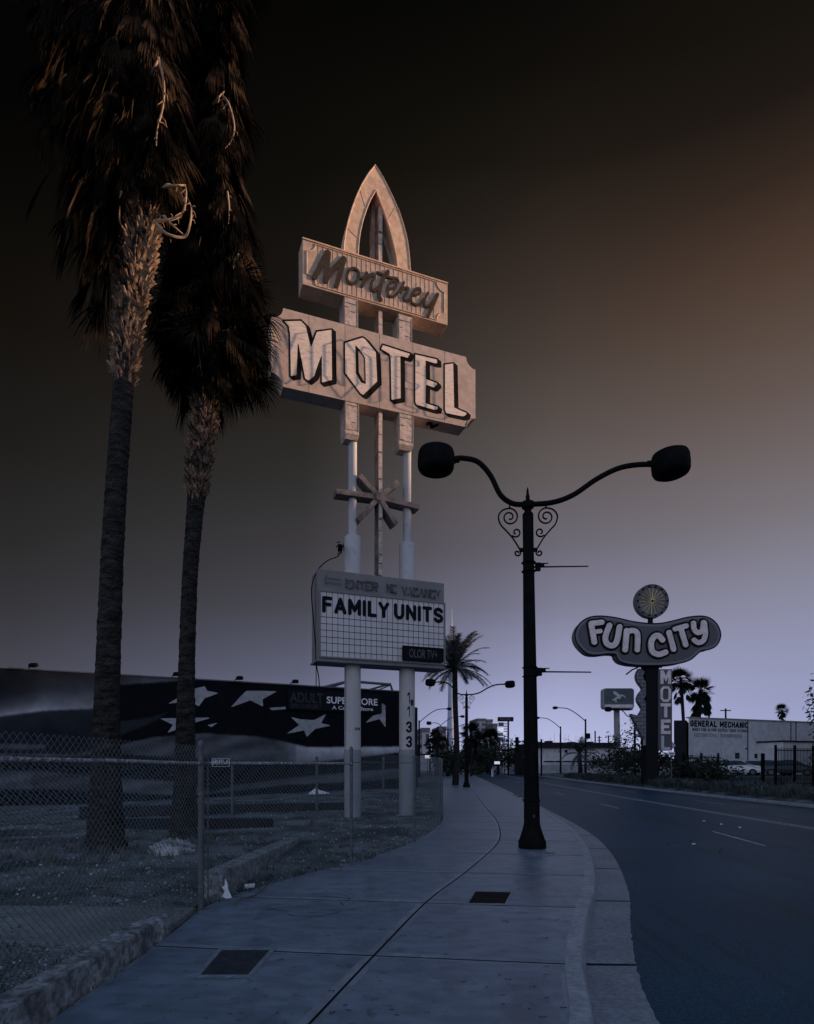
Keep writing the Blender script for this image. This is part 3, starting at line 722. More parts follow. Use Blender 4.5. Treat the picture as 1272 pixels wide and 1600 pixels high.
def lump(name, c, size, seed, mtl, label, cat, tuft=True):
    rnd = random.Random(seed); mb = MB(); c = Vector(c)
    for i in range(520):
        a = rnd.random()*6.283; e = rnd.random()*1.4; rr = 0.75+0.25*rnd.random()
        d = Vector((math.cos(a)*math.cos(e)*size[0], math.sin(a)*math.cos(e)*size[1], math.sin(e)*size[2]))*rr
        q = Vector((rnd.gauss(0, 1), rnd.gauss(0, 1), rnd.gauss(0, 1))).normalized(); s2 = q.orthogonal().normalized()
        l = rnd.uniform(0.04, 0.1); w = rnd.uniform(0.006, 0.014); p = c+d
        mb.add([p-q*l-s2*w, p-q*l+s2*w, p+q*l+s2*w, p+q*l-s2*w], [(0, 1, 2, 3)])
    mb.lathe(c, [(size[0]*0.8, -0.02), (size[0]*0.7, size[2]*0.5), (size[0]*0.25, size[2]*0.8)], 12)
    return tag(mb.build(name, mtl), label, cat)
g = G(272, 1334, 0.0); lump('brush_pile', (g.x, g.y, 0.0), (0.48, 0.3, 0.24), 4, M['stone'], 'pale heap of dry cut brush beside the right palm trunk', 'brush pile')

def scrap(name, pts, label, cat, mtl, th=0.002):
    mb = MB(); n = len(pts); vs = [Vector(p) for p in pts]
    mb.add(vs+[v+Vector((0, 0.004, th)) for v in vs], [tuple(range(n)), tuple(range(n, 2*n))[::-1]]+[(i, n+i, n+(i+1) % n, (i+1) % n) for i in range(n)])
    return tag(mb.build(name, mtl), label, cat)
def W(x, y, Y): return P(x, y, Y)
scrap('paper_scrap', [W(347, 1401, 7.55), W(351, 1393, 7.6), W(347, 1386, 7.62), W(351, 1384, 7.62), W(352, 1373, 7.66), W(355, 1379, 7.64), W(356, 1388, 7.6), W(362, 1403, 7.54), W(353, 1404, 7.5)], 'torn white paper scrap standing against the near end of the kerb block', 'paper', M['paper'])
c = G(390, 1387, 0.03); mb = MB().tube([c+Vector((-0.065, -0.02, 0.02)), c+Vector((-0.06, -0.02, 0.02)), c+Vector((0.06, 0.02, 0.025)), c+Vector((0.065, 0.02, 0.025))], [0.022, 0.032, 0.032, 0.024], 14)
tag(mb.build('drink_can', M['sign_white'], smooth=True), 'crushed white drink can on the dirt between kerb block and sidewalk', 'can')
c = G(495, 1245, -0.2); c.z = zlot(c.x, c.y)+0.02
scrap('litter_bag', [c+Vector((-0.5, 0, 0)), c+Vector((-0.1, 0.2, 0.32)), c+Vector((0.15, 0.1, 0.2)), c+Vector((0.75, 0, 0.02)), c+Vector((0.1, -0.2, 0.0))], 'crumpled pale litter sheet on the ground below the mural', 'litter', M['paper'], 0.05)
for pts, lb in (([(345, 1358), (343, 1352), (350, 1347), (375, 1341), (405, 1333)], 'pale bent branch curling up behind the kerb block'),
                ([(365, 1413), (395, 1398), (420, 1384)], 'thin twig lying by the white can'),
                ([(120, 1390), (160, 1385), (205, 1388)], 'thin pale stick on the dirt in front of the left palm'),
                ([(440, 1312), (480, 1294), (520, 1290)], 'long dry stick beside the far end of the kerb block')):
    q = [G(x, y, 0.03) for x, y in pts]; q = catmull(q, 4)
    for k, p in enumerate(q): p.z = max(zlot(p.x, p.y), 0)+0.03+0.02*math.sin(k)
    tag(MB().tube(q, [0.014-0.008*i/len(q) for i in range(len(q))], 6).build('fallen_branch', M['straw']), lb, 'branch', 'fallen sticks in the lot')

# ------------------------------------------------------------------ chain link fences
def chain_mesh(mb, path, z0f, ztop, w=0.035, r=0.0024):
    """zig-zag wires along a ground path [(x,y)...]"""
    cum = [0]
    for a, b in zip(path[:-1], path[1:]): cum.append(cum[-1]+math.dist(a, b))
    px = [p[0] for p in path]; py = [p[1] for p in path]
    def at(s): return float(np.interp(s, cum, px)), float(np.interp(s, cum, py))
    k = 0
    nk = int(cum[-1]/w)
    rnd = random.Random(5)
    tab = [at(j*w) for j in range(nk+3)]
    for k in range(nk):
        pts = []; j = 0; dirx = tab[k+1][0]-tab[k][0]; diry = tab[k+1][1]-tab[k][1]
        z0 = z0f(*tab[k]); nj = int((ztop-z0)/w)
        vs = []; nx_, ny_ = -diry/w, dirx/w
        for j in range(nj+1):
            o = (k+j) % 2 if False else (j % 2)
            x, y = tab[k+(j+k) % 2] if False else tab[k+(j % 2 if k % 2 == 0 else (j+1) % 2)]
            z = ztop-j*w
            d = 1 if j % 2 else -1
            x += mnoise.noise(Vector((x*1.5, y*1.5, z)))*0.015
            rr = r
            vs += [(x+nx_*rr, y+ny_*rr, z), (x-nx_*rr*0.5+dirx/w*rr, y-ny_*rr*0.5+diry/w*rr, z+rr), (x-nx_*rr*0.5-dirx/w*rr, y-ny_*rr*0.5-diry/w*rr, z-rr)]
        fs = [(a*3+b, a*3+(b+1) % 3, (a+1)*3+(b+1) % 3, (a+1)*3+b) for a in range(nj) for b in range(3)]
        mb.add(vs, fs)
    return mb
def fence_post(t, x, y, h, r, name='post', cap=True, bands=()):
    mb = MB().lathe((x, y, 0), [(r, -0.3), (r, h)], 12)
    p = mb.build(name, M['galv'], t, smooth=True, root=t)
    if cap:
        MB().lathe((x, y, h), [(r*1.15, -0.03), (r*1.2, 0.01), (r*0.9, 0.035), (r*0.3, 0.055)], 12).build('cap', M['galv'], p, smooth=True, root=t)
    for z in bands:
        MB().lathe((x, y, z), [(r*1.25, -0.012), (r*1.35, 0), (r*1.25, 0.012)], 12).build('band', M['galv'], p, smooth=True, root=t)
CORNER = (-2.44, 7.28)
t = thing('chain_link_fence', 'chain link fence with top rail running from the near left towards the camera-side corner post', 'fence', (*CORNER, 0))
path = [(-2.86, 2.6), (-2.62, 5.5), CORNER]
chain_mesh(MB(), path, lambda x, y: 0.03, 1.93, 0.036, 0.0019).build('wire_mesh', M['wire'], t, root=t)
MB().tube([(-2.86, 2.6, 1.742), (-2.62, 5.5, 1.735), (*CORNER, 1.715)], 0.02, 10).build('top_rail', M['rail'], t, smooth=True, root=t)
fence_post(t, CORNER[0], CORNER[1], 1.94, 0.035, 'corner_post', True, (0.25, 0.95, 1.35, 1.72))
MB().tube([(CORNER[0]+0.065, CORNER[1]+0.05, 0.1), (CORNER[0]+0.065, CORNER[1]+0.05, 1.8)], 0.009, 6).build('tension_bar', M['galv'], t, root=t)
t = thing('chain_link_fence', 'chain link fence following the curving sidewalk edge past the motel sign posts', 'fence', (-0.95, 10.4, 0))
path2 = [CORNER, (-2.03, 8.35), (-1.42, 9.6), (-0.95, 10.45), (-0.46, 11.7), (0.17, 13.6), (0.62, 15.4), (0.93, 17.4)]
chain_mesh(MB(), path2, lambda x, y: 0.02, 1.9, 0.036, 0.0019).build('wire_mesh', M['wire'], t, root=t)
path3 = [(0.93, 17.4), (1.2, 21), (1.5, 27), (1.9, 35)]
chain_mesh(MB(), path3, lambda x, y: 0.02, 1.9, 0.06, 0.004).build('wire_mesh', M['wire'], t, root=t)
rail = [(p[0], p[1], 1.72) for p in path2[:4]]
MB().tube(rail, 0.02, 8).build('top_rail', M['rail'], t, smooth=True, root=t)
MB().tube([(p[0], p[1], 1.74) for p in path2[3:]]+[(p[0], p[1], 1.74) for p in path3[1:]], 0.008, 6).build('top_wire', M['galv'], t, smooth=True, root=t)
for (x, y), h in (((-0.95, 10.47), 1.96), ((0.17, 13.62), 1.86), ((0.93, 17.42), 1.86), ((1.2, 21), 1.86), ((1.5, 27), 1.86), ((1.9, 35), 1.86)):
    fence_post(t, x, y, h, 0.028, 'post', True, (0.4, 1.7) if y < 12 else ())
t = thing('chain_link_fence', 'thin-posted chain link fence farther back inside the lot in front of the mural', 'fence', (-5.66, 19.9, 0))
path4 = [(-14, 17.3), (-5.66, 19.9), (-3.2, 21.8), (-0.9, 23.4)]
chain_mesh(MB(), path4, lambda x, y: -0.2, 1.85, 0.07, 0.0035).build('wire_mesh', M['wire'], t, root=t)
for x, y in path4[1:]: fence_post(t, x, y, 1.95, 0.045, 'post')
MB().tube([(p[0], p[1], 1.78) for p in path4], 0.02, 8).build('top_rail', M['galv'], t, smooth=True, root=t)
# small tag wired to the fence rail
frT = Frame((CORNER[0], CORNER[1], 0), math.atan2(10.45-7.28, -0.95+2.44))
t0, z0 = frT.px(331, 1198, 0.03); t1, z1 = frT.px(358, 1185, 0.03)
tt = thing('fence_tag', 'small bare wire lattice company tag hung on the fence rail right of the corner post', 'tag', frT.w(t0, z0, 0.03))
MB().fbox(frT, t0, t1, z0, z0+0.005, 0.03, 0.036).fbox(frT, t0, t1, z1-0.005, z1, 0.03, 0.036).fbox(frT, t0, t0+0.005, z0, z1, 0.03, 0.036).fbox(frT, t1-0.005, t1, z0, z1, 0.03, 0.036).build('frame', M['sign_white'], tt, root=tt)
mb = MB(); rr = random.Random(2); n = 9
for k in range(n):
    a = t0+(t1-t0)*(k+0.15)/n
    q = [frT.w(a+rr.uniform(0, 1)*(t1-t0)/n, z0+(z1-z0)*rr.uniform(0.15, 0.9), 0.034) for _ in range(5)]
    mb.tube(q, 0.0035, 5)
mb.build('wire_work', M['sign_white'], tt, root=tt)

# ------------------------------------------------------------------ the big motel sign
SG = Frame((-1.73, 20, 0), R(21.2))
sign = thing('motel_sign', 'tall two-post motel sign with pointed arch, two boards and a reader board, behind the fence', 'sign', (-1.73, 20, 0))
def sb(name, mtl, mb, parent=None, smooth=False, bevel=0.0): return mb.build(name, mtl, parent or sign, smooth=smooth, root=sign, bevel=bevel)
DF = 0.31
# posts: lower wide pipe, upper narrow pipe, painted base, square box columns
tL = SG.px(551, 1150)[0]; tR = SG.px(636, 1150)[0]
for tt_, yb, xs in ((tL, 840, 549), (tR, 851, 632)):
    c = SG.w(tt_, 0); zb = SG.px(xs, yb)[1]; ztop = SG.px(xs, 655)[1]; zpb = SG.px(xs, 1172)[1]
    p = sb('post', M['post_paint'], MB().lathe(c, [(0.265, zpb), (0.265, zb), (0.25, zb+0.03), (0.14, zb+0.04), (0.14, ztop)], 28), smooth=True)
    sb('painted_base', M['post_base'], MB().lathe(c, [(0.272, -0.6), (0.272, zpb+0.01), (0.262, zpb+0.012)], 28), p, smooth=True)
def column(x0, x1, ytop, ybot, base):
    a = SG.px(x0, (ytop+ybot)/2, DF-0.02)[0]; b = SG.px(x1, (ytop+ybot)/2, DF-0.02)[0]
    zt = SG.px(x0, ytop, DF-0.02)[1]; zb_ = SG.px(x0, ybot, DF-0.02)[1]
    mb = MB().fbox(SG, a, b, zb_, zt, -0.27, DF-0.02)
    if base:
        m = (a+b)/2; k = 0.75
        vs = [SG.w(a, zb_, DF-0.02), SG.w(b, zb_, DF-0.02), SG.w(b, zb_, -0.27), SG.w(a, zb_, -0.27)]
        vs += [SG.w(m-0.2, zb_-0.14, 0.2), SG.w(m+0.2, zb_-0.14, 0.2), SG.w(m+0.2, zb_-0.14, -0.2), SG.w(m-0.2, zb_-0.14, -0.2)]
        mb.add(vs, [(0, 4, 5, 1), (1, 5, 6, 2), (2, 6, 7, 3), (3, 7, 4, 0), (4, 7, 6, 5)])
    o = sb('box_column', M['box_paint'], mb, bevel=0.008)
    w = b-a
    tr = MB(); d = DF-0.02
    for (p, q, r_, s_) in ((a+0.02, b-0.02, zt-0.2, zt-0.18), (a+0.02, b-0.02, zb_+0.12, zb_+0.13), (a+0.015, a+0.03, zb_+0.1, zt-0.05), (b-0.03, b-0.015, zb_+0.1, zt-0.05)):
        tr.fbox(SG, p, q, r_, s_, d, d+0.012)
    rr = random.Random(int(x0))
    for k in range(3):
        z = rr.uniform(zb_+0.1, zt-0.1); tt2 = rr.choice([a+0.06, b-0.1, a+w*0.5]); tr.fbox(SG, tt2, tt2+rr.uniform(0.03, 0.14), z, z+rr.uniform(0.015, 0.03), d, d+0.009)
    sb('seam_trim', M['rust'], tr, o)
column(537.5, 559.5, 462, 512, False); column(622.5, 644, 490, 540, False)
column(539, 561, 622, 676, True); column(623.5, 646, 642, 693, True)
# pointed arch finial
def ogive(pts, d): return [SG.px(x, y, d) for x, y in pts]
def zz(pts): return [(400+x/3.347, 230+y/3.347) for x, y in pts]
oL = zz([(458, 560), (461, 500), (470, 440), (484, 380), (502, 320), (526, 255), (556, 190), (590, 135), (625, 93)])
oR = zz([(625, 93), (660, 150), (690, 208), (722, 275), (750, 340), (772, 410), (790, 480), (801, 565), (808, 670)])
iR = zz([(745, 660), (736, 580), (722, 510), (704, 440), (684, 375), (660, 310), (627, 226)])
iL = zz([(627, 226), (600, 270), (577, 325), (558, 385), (544, 445), (536, 510), (532, 590)])
outer = ogive(oL+oR[1:], DF-0.03); inner = ogive(iR+iL[1:], DF-0.03)
O_ = [Vector((a, b, 0)) for a, b in outer]; I_ = [Vector((a, b, 0)) for a, b in inner][::-1]
def resample(pts, n):
    cum = [0]
    for a, b in zip(pts[:-1], pts[1:]): cum.append(cum[-1]+(b-a).length)
    return [(float(np.interp(s, cum, [p.x for p in pts])), float(np.interp(s, cum, [p.y for p in pts]))) for s in np.linspace(0, cum[-1], n)]
oi = len(oL)-1; ii = len(iL)-1
OA = resample(O_[:oi+1], 20)+resample(O_[oi:], 20)[1:]; IA = resample(I_[:ii+1], 20)+resample(I_[ii:], 20)[1:]
mb = MB(); n = len(OA); d0, d1 = -0.27, DF-0.03
vs = [SG.w(*p, d) for d in (d1, d0) for p in OA]+[SG.w(*p, d) for d in (d1, d0) for p in IA]
fs = []
for i in range(n-1):
    a, b, c, e = i, i+1, n+i, n+i+1; g_, h_, k_, l_ = 2*n+i, 2*n+i+1, 3*n+i, 3*n+i+1
    fs += [(a, g_, h_, b), (c, e, l_, k_), (a, b, e, c), (g_, k_, l_, h_)]
mb.add(vs, fs)
arch = sb('arch', M['arch_paint'], mb)
tr = MB()
for pth in (OA, IA):
    q = [SG.w(*p, d1+0.004) for p in pth]; tr.tube(q, 0.022, 6)
for i in (5, 13, 26, 34): tr.tube([SG.w(*OA[i], d1+0.002), SG.w(*IA[i], d1+0.002)], 0.01, 5)
sb('arch_trim', M['arch_paint'], tr, arch)
sb('arch_back_rib', M['rust'], MB().fbox(SG, SG.px(580, 320, -0.1)[0], SG.px(586, 320, -0.1)[0], SG.px(585, 440, -0.2)[1], SG.px(585, 318, -0.2)[1], -0.25, -0.05), arch)
# centre fin with missing panels
tc = SG.px(593.5, 780, 0.1)[0]
finm = MB(); zt = SG.px(588, 296, 0.1)[1]; zb_ = SG.px(594, 900, 0.1)[1]
finm.fbox(SG, tc-0.07, tc+0.07, zb_, zt, -0.26, 0.16)
fin = sb('centre_fin', M['rust'], finm, bevel=0.006)
mb = MB(); rr = random.Random(4); z = zb_
while z < zt-0.3:
    h = rr.uniform(0.2, 0.9); mb.fbox(SG, tc-0.07+0.01*rr.random(), tc+0.06, z, min(z+h, zt), 0.16, 0.165+0.03*rr.random()); z += h+rr.uniform(0.02, 0.08)
sb('fin_face', M['box_paint'], mb, fin)
# boards
def notch_poly(t0, t1, z0, z1, r, n=7):
    out = []
    for cx, cz, a0 in ((t0, z0, 90), (t1, z0, 180), (t1, z1, 270), (t0, z1, 360)):
        for k in range(n+1):
            a = R(a0-90*k/n); out.append((cx+r*math.cos(a), cz+r*math.sin(a)))
    return out
a0, zt0 = SG.px(472.8, 370.5, DF); a1, zt1 = SG.px(699.4, 444.6, DF); zb0 = SG.px(472.8, 441.3, DF)[1]; zb1 = SG.px(699.4, 510.4, DF)[1]
MT, MBt = (zt0+zt1)/2, (zb0+zb1)/2
nb = sb('name_board', M['board_panel'], MB().fbox(SG, a0, a1, MBt, MT, -0.3, DF), bevel=0.01)
tr = MB(); W_ = a1-a0
for k in range(1, 27):      # upright boards
    t_ = a0+W_*0.07+W_*0.86*k/27; tr.fbox(SG, t_-0.009, t_+0.009, MBt+0.06, MT-0.05, DF, DF+0.010)
sb('rib_strips', M['board_panel'], tr, nb)
tr = MB()
r_ = 0.28; q = notch_poly(a0+0.13, a1-0.13, MBt+0.07, MT-0.07, r_); q.append(q[0])
tr.tube([SG.w(*p, DF+0.012) for p in q], 0.018, 6)
tr.fbox(SG, a0-0.01, a1+0.01, MT-0.02, MT+0.02, DF-0.02, DF+0.03)
sb('edge_moulding', M['arch_paint'], tr, nb)
def z1c(pts): return [SG.px(460+x/5.088, 365+y/5.088, DF+0.05) for x, y in pts]
def sm(pts, n=5): return [(p.x, p.y) for p in catmull([Vector((a, b, 0)) for a, b in pts], n)]
S = []
u5 = 1/5.088/F*21.0   # metres per zoomed pixel
def st(pts, w, smooth=True): S.append(('s', sm(z1c(pts)) if smooth else z1c(pts), w*u5))
st([(262, 150), (235, 200), (205, 262), (160, 345)], 19, False); st([(270, 150), (262, 240), (250, 372)], 20, False)
st([(250, 370), (300, 290), (395, 195)], 18, False); st([(398, 205), (370, 290), (335, 412)], 17, False)
st([(430, 290), (418, 340), (432, 380), (470, 395), (505, 360), (512, 305), (485, 275), (450, 278), (430, 300)], 10)
st([(505, 340), (540, 352), (570, 330)], 8)
st([(575, 312), (560, 360), (540, 412)], 13); st([(545, 395), (580, 350), (620, 322), (640, 335), (618, 385), (610, 430), (632, 450), (662, 430)], 11)
st([(745, 300), (700, 370), (680, 440), (676, 490), (688, 522)], 14); st([(660, 305), (700, 322), (752, 345), (810, 352), (828, 372)], 9)
st([(662, 430), (685, 400), (700, 380)], 8)
st([(752, 440), (800, 425), (812, 385), (785, 372), (750, 405), (738, 450), (752, 490), (790, 498), (822, 470), (850, 425)], 8.5)
st([(872, 385), (858, 425), (845, 460)], 8.5); st([(850, 440), (880, 428), (908, 432), (888, 470), (870, 508), (888, 532), (918, 518)], 8.5)
st([(955, 490), (1000, 470), (998, 435), (965, 440), (935, 480), (930, 530), (955, 560), (995, 560), (1025, 520)], 8.5)
st([(1062, 470), (1040, 520), (1035, 565), (1058, 578), (1095, 545), (1125, 495)], 9)
st([(1140, 480), (1110, 550), (1085, 605), (1065, 652)], 13, False)
mb = sdf_mesh(MB(), SG, S, 0.016, DF+0.02, DF+0.05); sb('script_lettering', M['script'], mb, nb)
# lower board with the five block letters
a0, zt0 = SG.px(424, 476.4, DF); a1, zt1 = SG.px(743, 561.8, DF); zb0 = SG.px(441.3, 603.3, DF)[1]; zb1 = SG.px(727.2, 667.7, DF)[1]
z0_, z1_ = (zb0+zb1)/2, (SG.px(438.8, 480, DF)[1]+SG.px(725, 557, DF)[1])/2
bb = sb('main_board', M['board'], MB().prism(SG, notch_poly(a0, a1, z0_, z1_, 0.36), -0.29, DF))
tr = MB()
for k in range(1, 6):
    t_ = a0+(a1-a0)*k/6; tr.fbox(SG, t_-0.004, t_+0.004, z0_+0.01, z1_-0.01, DF, DF+0.004)
for k in range(2): tr.tube([SG.w(a1-0.36*math.cos(R(a)), z0_+0.36*math.sin(R(a)), DF-0.3*k) for a in range(0, 91, 15)], 0.02, 6)
sb('panel_seams', M['rust'], tr, bb)
def z2c(pts, d): return [SG.px(430+x/3.975, 480+y/3.975, d) for x, y in pts]
LET = {
 'm': [(52, 84), (160, 82), (192, 115), (222, 245), (258, 150), (352, 138), (356, 455), (288, 472), (287, 305), (258, 385), (244, 430), (206, 460), (184, 445), (142, 230), (134, 425), (95, 432), (90, 165), (82, 120)],
 'o': [(432, 220), (542, 186), (560, 196), (628, 280), (636, 462), (548, 548), (530, 540), (432, 408)],
 't': [(668, 232), (842, 288), (822, 318), (780, 306), (782, 568), (720, 580), (715, 318), (708, 292), (655, 262)],
 'e': [(868, 290), (1006, 322), (1008, 352), (992, 352), (936, 335), (938, 445), (1005, 468), (1008, 480), (985, 502), (938, 485), (936, 595), (1012, 618), (1008, 638), (985, 640), (876, 608), (868, 590)],
 'l': [(1052, 354), (1108, 348), (1114, 622), (1190, 655), (1186, 672), (1165, 682), (1060, 660), (1052, 640)]}
HOLE = [(500, 242), (520, 262), (556, 315), (560, 475), (535, 465), (504, 410)]
shd = (19, 17)
for k, pg in LET.items():
    pr = [('p', z2c(pg, DF))]
    sh = [(x+shd[0], y+shd[1]) for x, y in pg]; mid = [(x+shd[0]*0.5, y+shd[1]*0.5) for x, y in pg]
    prs = pr+[('p', z2c(mid, DF)), ('p', z2c(sh, DF))]
    if k == 'o':
        hh = [(x+5, y+9) for x, y in HOLE]; hq = z2c([(x+(3 if x < 540 else -2)+6, y+(6 if y < 300 else -6)+4) for x, y in HOLE], DF); prs.append(('h', hq, 0)); pr = pr+[('h', z2c(HOLE, DF), 0)]
    bk = sb('letter_outline', M['black_paint'], sdf_mesh(MB(), SG, prs, 0.024, None, DF+0.008, 0.036), bb)
    fm = sdf_mesh(MB(), SG, pr, 0.024, None, DF+0.014, -0.012)
    sb('letter_face', M['letter_face'], fm, bb)
    # neon tubing standing off the face, throwing the offset shadows
    ring = [Vector(SG.w(*p, DF+0.19)) for p in z2c(pg, DF+0.19)]; tb = MB(); tb.tube(ring+[ring[0]], 0.014, 6)
    sb('neon_tube', M['black_paint'], tb, bb)
    if k == 'o':
        q = [SG.w(*p, DF+0.19) for p in z2c(HOLE, DF+0.19)]; sb('neon_tube', M['black_paint'], MB().tube(q+[q[0]], 0.014, 6), bb)
sb('service_bracket', M['black_paint'], MB().tube([SG.w(*SG.px(668+2*i, 662+i*0.4, 0.1), 0.05+0.12*math.sin(i)) for i in range(9)], 0.05, 6), bb)
# star of bars on the centre fin
scx, scz = SG.px(592.5, 777, 0.2)
def bar(x, y, w=0.16, d0=-0.22, d1=0.24):
    t_, z = SG.px(x, y, 0.2); v = Vector((t_-scx, z-scz)); L_ = v.length; v /= L_; p = Vector((-v.y, v.x))*w/2
    q = [(scx+v.x*0.1+p.x, scz+v.y*0.1+p.y), (scx+v.x*L_+p.x, scz+v.y*L_+p.y), (scx+v.x*L_-p.x, scz+v.y*L_-p.y), (scx+v.x*0.1-p.x, scz+v.y*0.1-p.y)]
    return MB().prism(SG, q[::-1], d0, d1)
for x, y in ((525.5, 768), (655, 792.5), (562, 743), (622, 753), (560, 812), (619, 819)):
    sb('star_bar', M['rust'], bar(x, y))
sb('star_hub', M['rust'], MB().prism(SG, [(scx+0.14*math.cos(R(a)), scz+0.14*math.sin(R(a))) for a in range(0, 360, 45)], 0.05, 0.27))
# reader board
RD = 0.45
b0, c1 = SG.px(496.5, 889, RD); b1, c1b = SG.px(694.0, 911, RD); c0 = SG.px(495.5, 1032, RD)[1]; c0b = SG.px(694, 1041, RD)[1]
c1 = (c1+c1b)/2; c0 = (c0+c0b)/2
rb = sb('reader_board', M['reader_frame'], MB().fbox(SG, b0, b1, c0, c1, -0.40, RD), bevel=0.012)
def z5c(pts, d=RD): return [SG.px(470+x/5.088, 860+y/5.088, d) for x, y in pts]
q = z5c([(158, 330), (1135, 425), (1126, 892), (158, 850)])
pt1 = (q[0][1]+q[1][1])/2; pt0 = (q[2][1]+q[3][1])/2; pa, pb = q[0][0], q[1][0]
pl = sb('letter_panel', M['reader'], MB().fbox(SG, pa, pb, pt0, pt1, RD, RD+0.015), rb)
fl = MB(); e = 0.05
for (p, q_, r_, s_) in ((pa-e, pb+e, pt0-e, pt0-0.003), (pa-e, pb+e, pt1+0.003, pt1+e*0.8), (pa-e, pa-0.003, pt0-0.003, pt1+0.003), (pb+0.003, pb+e, pt0-0.003, pt1+0.003)): fl.fbox(SG, p, q_, r_, s_, RD, RD+0.05)
sb('panel_frame', M['reader_frame'], fl, rb)
sb('drip_ledge', M['reader_frame2'], MB().fbox(SG, b0-0.04, b1+0.04, c0-0.06, c0-0.003, -0.44, RD+0.05), rb)
gm = MB(); NCOL = 23
for k in range(1, NCOL): t_ = pa+(pb-pa)*k/NCOL; gm.fbox(SG, t_-0.007, t_+0.007, pt0, pt1, RD+0.015, RD+0.019)
rows = [(535, 605), (585, 658), (635, 708), (690, 755), (742, 795)]
for a_, b_ in rows:
    z = (z5c([(160, a_)])[0][1]+z5c([(1125, b_)])[0][1])/2; gm.fbox(SG, pa, pb, z-0.008, z+0.008, RD+0.015, RD+0.022)
z = z5c([(160, 797)])[0][1]; gm.fbox(SG, pa, SG.px(627, 1020, RD)[0], z-0.008, z+0.008, RD+0.015, RD+0.022)
sb('panel_grid', M['navy'], gm, pl)
lt = MB(); zt_ = z5c([(165, 368)])[0][1]; zb_ = z5c([(165, 492)])[0][1]
chars = [('F', 168, 242), ('A', 247, 355), ('M', 362, 474), ('I', 497, 523), ('L', 545, 616), ('Y', 605, 700), ('U', 738, 820), ('N', 838, 918), ('I', 936, 962), ('T', 972, 1052), ('S', 1052, 1130)]
zt_ = z5c([(165, 362)])[0][1]; zb_ = z5c([(165, 495)])[0][1]
for wd_, xa, xb in (('FAMILY', 168, 702), ('UNITS', 738, 1130)):
    ta = z5c([(xa, 430)])[0][0]; tb_ = z5c([(xb, 500)])[0][0]
    sdf_mesh(lt, SG, stroke_prims(wd_, ta, tb_, zb_, zt_, 0.058, 0.05), 0.011, None, RD+0.03)
sb('changeable_letters', M['navy'], lt, pl)
# small dark box sign
ta = z5c([(803, 815)])[0][0]; tb_ = z5c([(1122, 840)])[0][0]; za = (z5c([(803, 762)])[0][1]+z5c([(1122, 783)])[0][1])/2; zc = (z5c([(803, 878)])[0][1]+z5c([(1122, 893)])[0][1])/2
bx = sb('box_sign', M['navy'], MB().fbox(SG, ta, tb_, zc, za, RD+0.02, RD+0.11), rb, bevel=0.01)
fm = MB(); e = 0.025
for (p, q_, r_, s_) in ((ta, tb_, zc, zc+e), (ta, tb_, za-e, za), (ta, ta+e, zc+e, za-e), (tb_-e, tb_, zc+e, za-e)): fm.fbox(SG, p, q_, r_, s_, RD+0.11, RD+0.13)
sb('box_sign_frame', M['iron'], fm, rb)
mb = text(MB(), SG, 'OLOR TV+', ta+0.22, tb_-0.22, zc+0.1, za-0.09, 0, RD+0.114)
sb('box_sign_lettering', M['panel_grey'], mb, rb)
# dead neon lettering on the header: arrow, ENTER, NO VACANCY
hz1 = z5c([(190, 215)])[0][1]; hz0 = z5c([(190, 275)])[0][1]
def neon_word(word, xa, xb, dz):
    ta = z5c([(xa, 250)])[0][0]; tb2 = z5c([(xb, 300)])[0][0]; n = len(word); w = (tb2-ta)/n; m = MB()
    H = hz1-hz0
    G_ = {'E': [[(1, 1), (0, 1), (0, 0), (1, 0)], [(0, .5), (.8, .5)]], 'N': [[(0, 0), (0, 1), (1, 0), (1, 1)]], 'T': [[(0, 1), (1, 1)], [(.5, 1), (.5, 0)]],
          'R': [[(0, 0), (0, 1), (1, 1), (1, .55), (0, .5), (1, 0)]], 'O': [[(0, 0), (0, 1), (1, 1), (1, 0), (0, 0)]], 'V': [[(0, 1), (.5, 0), (1, 1)]], 'A': [[(0, 0), (.5, 1), (1, 0)], [(.25, .4), (.75, .4)]],
          'C': [[(1, .8), (.8, 1), (0, 1), (0, 0), (1, 0), (1, .2)]], 'Y': [[(0, 1), (.5, .5), (1, 1)], [(.5, .5), (.5, 0)]]}
    for i, ch in enumerate(word):
        if ch not in G_: continue
        rj = random.Random(i+len(word))
        for k_ in (0, 0.022):
            for pth in G_[ch]:
                pp_ = [SG.w(ta+w*(i+0.12+0.7*a+rj.uniform(-0.07, 0.07))+k_, hz0+dz+H*(b+rj.uniform(-0.12, 0.12))-k_, RD+0.05) for a, b in pth]
                for e0, e1 in zip(pp_[:-1], pp_[1:]):
                    if rj.random() < 0.78: m.tube([e0, e1], 0.011, 5)
        for a, b in G_[ch][0]: m.lathe(SG.w(ta+w*(i+0.12+0.7*a), hz0+dz+H*b, RD+0.03), [(0.022, -0.02), (0.022, 0.02)], 6)
    return m
sb('dead_neon', M['tubes_dim'], neon_word('ENTER', 352, 612, 0), rb)
sb('dead_neon', M['tubes_dim'], neon_word('NO', 680, 762, 0.0), rb); sb('dead_neon', M['tubes_dim'], neon_word('VACANCY', 800, 1112, -0.03), rb)
m = MB(); qa = z5c([(205, 200), (185, 235), (205, 275)]); 
m.tube([SG.w(*p, RD+0.06) for p in qa], 0.012, 5)
for ya, yb_ in ((222, 236), (255, 272)):
    q = z5c([(190, ya), (318, yb_)]); m.tube([SG.w(*p, RD+0.06) for p in q], 0.012, 5)
sb('arrow_tube', M['tubes_dim'], m, rb)
